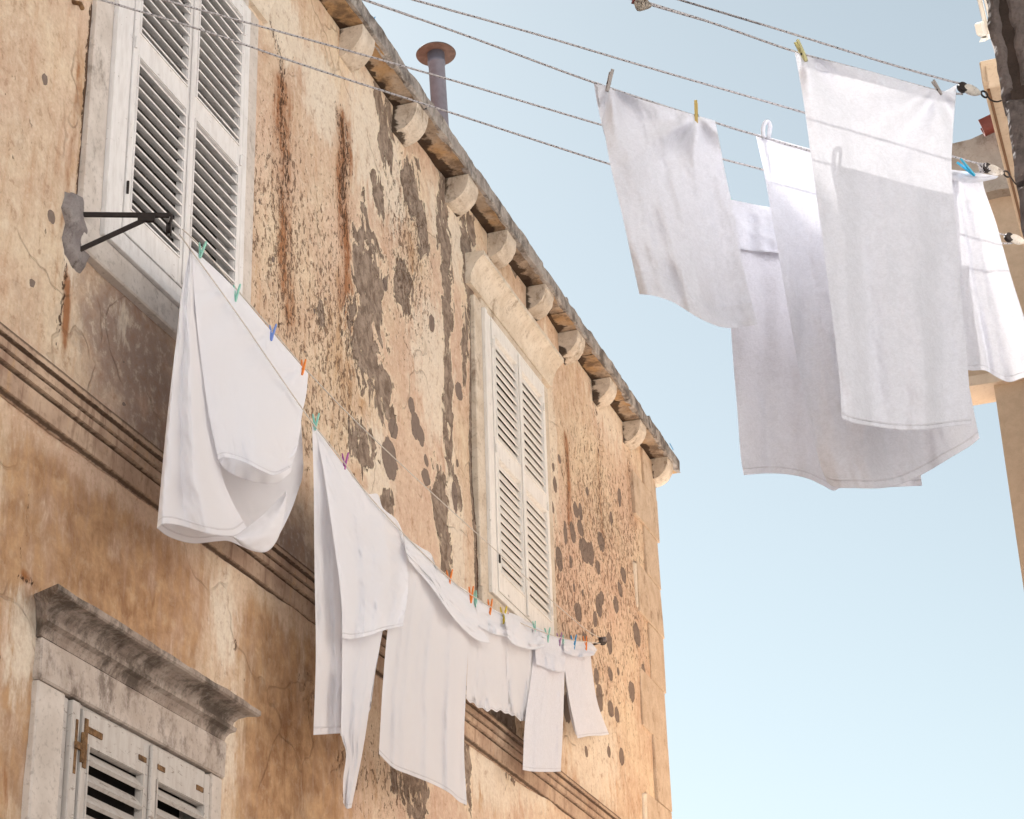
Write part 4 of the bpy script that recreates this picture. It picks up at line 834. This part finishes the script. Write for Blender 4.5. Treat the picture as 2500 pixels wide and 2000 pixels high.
lp = [PLN[2].at(*p, .0) for p in ((1864, 336), (1863, 318), (1866, 303), (1874, 297), (1880, 308), (1876, 338))]
m = MB(); m.tube(spline(lp, 6), .0075, 8)
o = m.build('hanging_loop', W['terry2'], None, True, origin=np.array(towel3.location)); o.location = (0, 0, 0); o.parent = towel3
towel4 = cloth('bath_sheet', [
 patch(PLN[1], [(1940, 126), (1972, 138), (2100, 168), (2200, 196), (2290, 222), (2312, 220), (2336, 206)], [(2055, 1022), (2085, 1033), (2130, 1041), (2190, 1049), (2250, 1050), (2310, 1043), (2372, 1036)], [(1940, 126), (1962, 250), (1985, 420), (2010, 600), (2035, 800), (2050, 930), (2055, 1022)], [(2336, 206), (2326, 330), (2324, 430), (2338, 600), (2350, 760), (2363, 900), (2372, 1036)], 90, 140, lambda U, V, X, Y: folds(.022, 1.7, .3, .8, .02, .014, 4, 81, .12)(U, V, X, Y) + pegf(X, Y, [(1962, 135), (2290, 225)], .026, 6, 300) + wrinkle(U, V, 82, .008, 4, 4)),
 patch(PLN[1], [(1944, 128), (2100, 170), (2290, 224), (2330, 214)], [(1950, 160), (2100, 196), (2290, 246), (2330, 240)], [(1944, 128), (1950, 160)], [(2330, 214), (2330, 240)], 60, 8, lambda U, V, X, Y: -.018 + 0 * U)],
 W['terry2'], 'largest white bath sheet, hung on the topmost rope, bright above and shaded below', 'towel', TG)
towel5 = cloth('bath_towel', [
 patch(PLN[2], [(2280, 412), (2330, 420), (2380, 428), (2425, 430)], [(2340, 900), (2372, 905), (2405, 905), (2435, 922), (2465, 933), (2500, 922), (2540, 915)], [(2280, 412), (2310, 650), (2340, 900)], [(2425, 430), (2400, 446), (2432, 545), (2470, 680), (2505, 790), (2540, 915)], 60, 110, folds(.018, 2, 0, .7, -.02, .012, 4, 91)),
 patch(PLN[2], [(2290, 413), (2330, 415), (2380, 422), (2400, 424), (2438, 431)], [(2295, 432), (2330, 441), (2370, 447), (2402, 443), (2430, 437)], [(2290, 413), (2295, 432)], [(2438, 431), (2430, 437)], 30, 10, folds(.012, 2, 0, .5, .03))],
 W['terry'], 'white towel at the right edge held by a bright blue peg beside the middle pulley', 'towel', TG)
# woven band at the foot of the first towel
def f_band(U, V, X, Y): return f_t1(U, .86 + .14 * V, X, Y) + .006
o = cloth('woven_band', [patch(PLN[2], [(1549, 662), (1600, 667), (1645, 688), (1695, 727), (1745, 748), (1790, 746), (1834, 738)], [(1561, 718), (1600, 723), (1645, 739), (1700, 773), (1745, 794), (1778, 801), (1815, 798), (1850, 792)], [(1549, 662), (1561, 718)], [(1834, 738), (1850, 792)], 70, 14, f_band)], W['band'], '', parent=towel1)

# ------------------------------------------------------------------ pegs
def make_peg(kind, open_=.16):
    L_ = .078; e = empty('clothes_peg'); col = PM[kind]; wood = kind in ('wood', 'grey', 'lime')
    for s_ in (-1, 1):
        m = MB(); hw = .0046 if wood else .0034
        # jaw end at z=-.026 to handle end at z=+.05; pivot at z~0
        op = (.09 if wood else open_) * s_
        def P_(z): return (s_ * .0036 + (math.sin(op) * z if z > 0 else -s_ * .0022 * (-z / .026)))
        zs_ = [-.028, -.02, -.006, 0, .012, .03, .050]; th_ = [.0016, .003, .0036, .004, .0036, .0034, .0022]
        vs = []
        for z, t in zip(zs_, th_):
            x = P_(z)
            for dx, dy in ((-t, -hw), (t, -hw), (t, hw), (-t, hw)): vs.append((x + dx, dy, z))
        fs = [[i * 4 + j, i * 4 + (j + 1) % 4, (i + 1) * 4 + (j + 1) % 4, (i + 1) * 4 + j] for i in range(len(zs_) - 1) for j in range(4)] + [[0, 3, 2, 1], [24 + j for j in range(4)]]
        m.add(vs, fs); o_ = m.build('prong', col, e)
    m = MB(); m.tube([(0, -.0062, .001), (0, .0062, .001)], .0042, 8); m.build('spring', W['iron'] if wood else col, e)
    return e
protos = {}
def peg(kind, plane, px, py, label, rotdeg=0., scale=1., off=0.008, yaw=90., group='coloured plastic pegs on the near line', open_=.2):
    key = (kind, open_)
    if key not in protos: e = protos[key] = make_peg(kind, open_)
    else:
        src = protos[key]; e = src.copy(); COL.objects.link(e)
        for ch_ in src.children: c2 = ch_.copy(); COL.objects.link(c2); c2.parent = e
    p = plane.at(px, py, off)
    z = Vector((0, 0, 1)); x = Vector(plane.d); 
    if x.dot(Vector(_x)) < 0: x = -x
    y = z.cross(x); R = Matrix((x, y, z)).transposed().to_4x4()
    e.matrix_world = Matrix.Translation(Vector(p)) @ R @ Matrix.Rotation(math.radians(rotdeg), 4, 'Y') @ Matrix.Rotation(math.radians(yaw), 4, 'Z') @ Matrix.Scale(scale, 4)
    tag(e, label, 'clothes peg', group); return e
SG = 1.35; g = 'coloured plastic pegs on the near line'
peg('teal', NP, 491, 616, 'pale teal peg nearest the iron bracket, at the top of the big fitted sheet', 14, SG)
peg('teal', NP, 576, 722, 'pale teal peg on the edge of the fitted sheet, against the near window surround', 8, SG)
peg('blue', NP, 664, 818, 'periwinkle blue peg on the edge of the fitted sheet', 10, SG)
peg('orange', NP, 739, 902, 'orange peg at the right top corner of the fitted sheet', 12, SG, open_=.1)
peg('teal', NP, 770, 1036, 'small teal peg at the pointed top of the narrow hanging sheet', 6, SG)
peg('purple', NP, 842, 1132, 'purple peg on the sloping edge of the folded sheet', 6, SG)
peg('orange', NP, 1097, 1416, 'orange peg furthest left of the peg cluster, holding the wide flat sheet', 8, 1.44)
peg('orange', NP, 1150, 1458, 'orange peg beside a teal peg where flat sheet meets pillowcase', 8, 1.56, open_=.12)
peg('teal', NP, 1161, 1468, 'teal peg touching the orange peg where flat sheet meets pillowcase', -6, 1.44, open_=.04)
peg('orange', NP, 1196, 1488, 'orange peg in the middle of the frilly pillowcase top', 10, 1.56, open_=.12)
peg('yellow', NP, 1229, 1508, 'yellow peg between the two pillowcases', 8, 1.68)
peg('orange', NP, 1241, 1514, 'small red-orange peg tucked right behind the yellow peg', -34, 1.08, open_=.08)
peg('teal', NP, 1305, 1534, 'faint teal peg half hidden by the rumpled pillowcase top', -6, 1.08, open_=.1)
peg('teal', NP, 1337, 1556, 'teal peg on the long narrow folded towel', 4, 1.50)
peg('lilac', NP, 1366, 1566, 'lilac peg at the right edge of the long narrow towel', 4, 1.38)
peg('teal', NP, 1375, 1570, 'small teal peg leaning right beside the lilac peg', -26, 1.20, open_=.08)
peg('azure', NP, 1401, 1574, 'deep blue peg on the last small towel', 6, 1.62)
peg('orange', NP, 1430, 1576, 'orange peg nearest the black pulley at the far end', -10, 1.50, open_=.12)
g2 = 'pegs on the ropes across the lane'
peg('grey', PLN[2], 1486, 205, 'weathered grey wooden peg at the left top corner of the leftmost lane towel', 14, 1.12, .012, group=g2)
peg('wood', PLN[2], 1700, 283, 'golden wooden peg near the right top corner of the leftmost lane towel', 3, 1.12, .012, yaw=60, group=g2)
peg('lime', PLN[1], 1960, 132, 'pale yellow-green peg at the left top corner of the largest bath sheet', -22, 1.0, .012, group=g2)
peg('grey', PLN[1], 2291, 219, 'small grey peg at the right top corner of the largest bath sheet', -28, .72, .012, group=g2)
peg('teal', PLN[3], 1784, 490, 'teal peg peeping above the furthest towel', -40, .95, -.02, group=g2, open_=.06)
peg('sky', PLN[2], 2366, 416, 'bright sky blue peg gripping the towel beside the middle pulley', -48, 1.0, .03, group=g2, open_=.17)
peg('wood', PLN[2], 2272, 408, 'wooden peg on the middle rope, seen as a shadow through the largest bath sheet', 0, 1.0, .0, group=g2)

# ------------------------------------------------------------------ right hand building: dark quoin
dk = tag(empty('dark_stone_building', (DX, 6.05, 0)), 'dark rough stone building at the right edge with deep mortar joints', 'building')
def ych(name, mb, mat, par, smooth=False): return child(mb, name, mat, par, smooth)
ych('wall', MB().box(DX + .035, 9.5, 6.09, 32, 0, 9.0), W['sidewall'], dk)
ych('mortar_face', MB().box(DX + .03, 9.0, 6.065, 6.089, 0, 9.0), W['darkmortar'], dk)
def block(x0, x1, z0, z1):
    # rough hewn block: gridded front and left faces with noise
    nx, nz = max(4, int((x1 - x0) / .012)), max(6, int((z1 - z0) / .012)); nx = min(nx, 50); nz = min(nz, 70)
    m = MB(); vs = []; seed = int(x0 * 97 + z0 * 31)
    xs = np.linspace(0, 1, nx + 1); zs_ = np.linspace(0, 1, nz + 1)
    for i, a in enumerate(xs):
        for j, b in enumerate(zs_):
            x = x0 + (x1 - x0) * a; z = z0 + (z1 - z0) * b
            ed = min(a * (x1 - x0), (1 - a) * (x1 - x0), b * (z1 - z0), (1 - b) * (z1 - z0))
            y = 6.05 + .022 * math.exp(-ed / .012) - .022 * (float(fbm(x * 24, z * 24, seed, 4)) - .4)
            jx = (float(fbm(z * 9, 1.5, seed + 5, 5)) - .5) * .030 * math.exp(-a * (x1 - x0) / .03) + (float(fbm(z * 8, 7.5, seed + 6, 4)) - .5) * .02 * math.exp(-(1 - a) * (x1 - x0) / .02)
            jz = (float(fbm(x * 18, 4.5, seed + 8, 3)) - .5) * .02 * math.exp(-ed / .02)
            vs.append((x + jx, y, z + jz))
    q_ = nz + 1; fs = [[i * q_ + j, (i + 1) * q_ + j, (i + 1) * q_ + j + 1, i * q_ + j + 1] for i in range(nx) for j in range(nz)]
    nb = len(vs)
    for j in range(nz + 1): p = vs[j]; vs.append((p[0] + .006, 6.30, p[2]))     # left flank back edge
    fs += [[j, j + 1, nb + j + 1, nb + j] for j in range(nz)]
    for jj, nm in ((0, 0), (nz, 1)):
        nb2 = len(vs)
        for i in range(nx + 1): p = vs[i * q_ + jj]; vs.append((p[0], 6.20, p[2]))
        fs += [[i * q_ + jj, (i + 1) * q_ + jj, nb2 + i + 1, nb2 + i] for i in range(nx)]
    nb3 = len(vs)
    for j in range(nz + 1): p = vs[nx * q_ + j]; vs.append((p[0], 6.20, p[2]))
    fs += [[nx * q_ + j, nx * q_ + j + 1, nb3 + j + 1, nb3 + j] for j in range(nz)]
    ych('stone_block', m.add(vs, fs), W['darkstone'], dk, False)
zj = float(onY(2460, 232, 6.05)[2]); zj2 = float(onY(2480, 445, 6.05)[2])
xa = float(onY(2442, 0, 6.05)[0])
print('joints', zj, zj2, xa)
block(DX - .003, xa - .004, zj + .014, zj + .50)
block(xa + .018, xa + .42, zj + .014 + .02, zj + .46)
block(DX, xa + .16, zj2 + .012, zj - .012); block(xa + .18, xa + .6, zj2 + .012, zj - .012)
block(DX, xa + .2, zj2 - .38, zj2 - .012); block(DX, xa + .3, zj2 - .8, zj2 - .40)
block(DX, xa + .2, zj + .52, zj + .95)

# cream window lintel along the lane side of that building
e0 = onX(2397, 195, 4.20); ye = float(e0[1]); ze = float(e0[2]); print('lintel', e0, onX(2489, 530, 4.20))
lt = tag(empty('window_awning_box', (DX, ye, ze)), 'cream painted box ledge with brown batten, behind the topmost pulley', 'window box')
m = MB(); m.box(4.20, DX + .03, ye, ye + 2.6, ze - .02, ze + .10, .006); ych('ledge', m, W['cream'], lt)
ych('batten', MB().box(4.214, 4.226, ye + .05, ye + 2.5, ze - .032, ze - .0195), W['brownwood'], lt)
ych('end_panel', MB().box(4.222, DX + .03, ye - .02, ye - .002, ze - .06, ze + .06, .006), W['cream'], lt)
# white rail and bracket above
r0 = onX(2427, 168, 4.22); rr = onX(2378, 0, 4.22); print('rail', r0, rr)
rl = tag(empty('awning_rail', tuple(r0)), 'white plastic rail with moulded bracket, high at the right edge against sky', 'rail')
zr = float(onX(2400, 60, 4.20)[2]); yr0 = float(onX(2400, 60, 4.20)[1])
ych('rail', MB().box(4.20, 4.222, yr0 - 2.2, yr0 + .10, zr - .0, zr + .05, .004).box(4.232, 4.25, yr0 - 2.2, yr0 + .10, zr - .02, zr + .03, .003).box(4.252, 4.30, yr0 - 2.2, yr0 + .1, zr - .01, zr + .02), W['plastic'], rl)
ych('trim', MB().box(4.24, 4.262, yr0 + .12, yr0 + .75, zr - .04, zr - .015), W['greyrender'], rl)
b0 = onX(2380, 62, 4.17)
def bp(px, py): return onX(px, py, 4.18)
bv = [bp(*p) for p in ((2379, 60), (2384, 55), (2400, 55), (2402, 66), (2414, 70), (2414, 92), (2398, 100), (2390, 104), (2395, 92), (2388, 88), (2384, 84))]
m = MB(); nb = len(bv); vs = [v_ for v_ in bv] + [v_ + np.array([.03, 0, 0]) for v_ in bv]
m.add(vs, [list(range(nb)), [nb + i for i in range(nb)][::-1]] + [[i, (i + 1) % nb, nb + (i + 1) % nb, nb + i] for i in range(nb)])
ych('bracket', m, W['plastic'], rl)

# ------------------------------------------------------------------ beige building beyond
YB = 15.0
bg = tag(empty('beige_house', (4.5, YB, 0)), 'plain beige rendered building beyond the dark one, with overhanging upper floor', 'building')
def prismY(pxs, y0, depth, mat, name, par=bg):
    pts_ = [onY(a, b, y0) for a, b in pxs]; n_ = len(pts_)
    vs = pts_ + [p + np.array([0, depth, 0]) for p in pts_]
    return ych(name, MB().add(vs, [list(range(n_)), [n_ + i for i in range(n_)][::-1]] + [[i, (i + 1) % n_, n_ + (i + 1) % n_, n_ + i] for i in range(n_)]), mat, par)
xl = float(onY(2427, 945, YB)[0]); zu = float(onY(2430, 925, YB)[2]); zm = float(onY(2440, 452, YB)[2]); xo = float(onY(2300, 700, YB)[0])
print('beige', xl, zu, zm, xo)
ych('wall', MB().box(xl, 9, YB, YB + 14, 0, zu), W['beige'], bg)
ych('upper_wall', MB().box(xo, 9, YB, YB + .30, zu + .001, zm), W['beige'], bg)
ych('moulding', MB().prism_y([(xo - .03, zu - .055), (9, zu - .055), (9, zu + .03), (xo - .06, zu + .03), (xo - .08, zu + .01), (xo - .08, zu - .02), (xo - .04, zu - .025)], YB - .06, YB + .31), W['peach'], bg)
prismY([(2230, 380), (2323, 351), (2370, 340), (2400, 326), (2425, 304), (2600, 250), (2600, 470), (2480, 452), (2440, 450), (2400, 462), (2300, 470), (2230, 470)], YB - .10, 3.0, W['greyrender'], 'parapet')
prismY([(2395, 462), (2440, 450), (2480, 447), (2560, 452), (2560, 462), (2480, 458), (2440, 462), (2400, 472)], YB - .13, .2, W['greyrender'], 'cornice')
rt = tag(empty('roof_gutter', tuple(onY(2400, 300, YB))), 'dark red clay gutter end poking out behind the cream ledge', 'gutter')
g0 = onY(2391, 305, YB - .3); g1 = onY(2440, 282, YB - .3); m = MB(); dg = nrm(g1 - g0); sg = np.array([0, 1., 0]); ug = nrm(np.cross(sg, dg)); ug = ug if ug[2] > 0 else -ug
N_ = 12; vs = []
for e_, c_ in enumerate((g0, g1 + dg * .3)):
    for rr_ in (.085, .065):
        for i in range(N_ + 1):
            an = math.pi * (1 + i / N_); vs.append(c_ + sg * rr_ * math.cos(an) * .9 + ug * rr_ * 1.4 * math.sin(an))
K = N_ + 1; fs = []
for i in range(N_):
    fs += [[i, i + 1, 2 * K + i + 1, 2 * K + i], [K + i, K + i + 1, 3 * K + i + 1, 3 * K + i], [i, i + 1, K + i + 1, K + i], [2 * K + i, 2 * K + i + 1, 3 * K + i + 1, 3 * K + i]]
fs += [[0, K, 3 * K, 2 * K], [N_, K + N_, 3 * K + N_, 2 * K + N_]]
ych('channel', m.add(vs, fs), W['redtile'], rt)
# grime-black joints where eave slabs meet
for b in ys[6:-1]:
    MB().box(.10, .182, b - .012, b + .012, ZT + .006, ZT + .128).build('slab_joint', W['darkmortar'], eo)

# ------------------------------------------------------------------ camera
cam = bpy.data.cameras.new('camera'); co = bpy.data.objects.new('camera', cam); COL.objects.link(co)
cam.sensor_fit = 'HORIZONTAL'; cam.sensor_width = 36; cam.lens = F / 2500 * 36; cam.clip_end = 500; cam.clip_start = .05
R = Matrix(M.tolist()).to_4x4(); co.matrix_world = Matrix.Translation(Vector(CAM)) @ R
cam.dof.use_dof = False
S.camera = co

# ------------------------------------------------------------------ daylight
AZ, EL = -38.0, 40.8          # azimuth from +Y towards -X is negative; elevation
sd_ = np.array([math.sin(math.radians(AZ)) * math.cos(math.radians(EL)), math.cos(math.radians(AZ)) * math.cos(math.radians(EL)), math.sin(math.radians(EL))])
sun = bpy.data.lights.new('sun', 'SUN'); so = bpy.data.objects.new('sun', sun); COL.objects.link(so)
sun.energy = 4.6; sun.angle = math.radians(.5); sun.color = (1, .97, .93)
so.rotation_euler = Vector(sd_).to_track_quat('Z', 'Y').to_euler(); so.location = (0, 0, 30)
wd_ = bpy.data.worlds.new('World'); S.world = wd_; wd_.use_nodes = True; nt = wd_.node_tree
bgn = nt.nodes['Background']; sky = nt.nodes.new('ShaderNodeTexSky'); sky.sky_type = 'NISHITA'; sky.sun_disc = False
sky.sun_elevation = math.radians(EL); sky.sun_rotation = math.radians(AZ); sky.air_density = 1.3; sky.dust_density = 0.35; sky.ozone_density = 1.0; sky.altitude = 0
hs = nt.nodes.new('ShaderNodeHueSaturation'); hs.inputs['Saturation'].default_value = .38; hs.inputs['Value'].default_value = .715; hs.inputs['Hue'].default_value = .487; nt.links.new(sky.outputs[0], hs.inputs['Color']); tn = nt.nodes.new('ShaderNodeMix'); tn.data_type = 'RGBA'; tn.blend_type = 'MULTIPLY'; tn.inputs[0].default_value = 1; tn.inputs[7].default_value = (.925, .995, 1.0, 1); nt.links.new(hs.outputs[0], tn.inputs[6]); nt.links.new(tn.outputs[2], bgn.inputs[0]); bgn.inputs[1].default_value = .052
S.view_settings.view_transform = 'Standard'; S.view_settings.look = 'None'; S.view_settings.exposure = 1.70; S.view_settings.gamma = 1
S.cycles.max_bounces = 8; S.cycles.diffuse_bounces = 5; S.cycles.transmission_bounces = 6
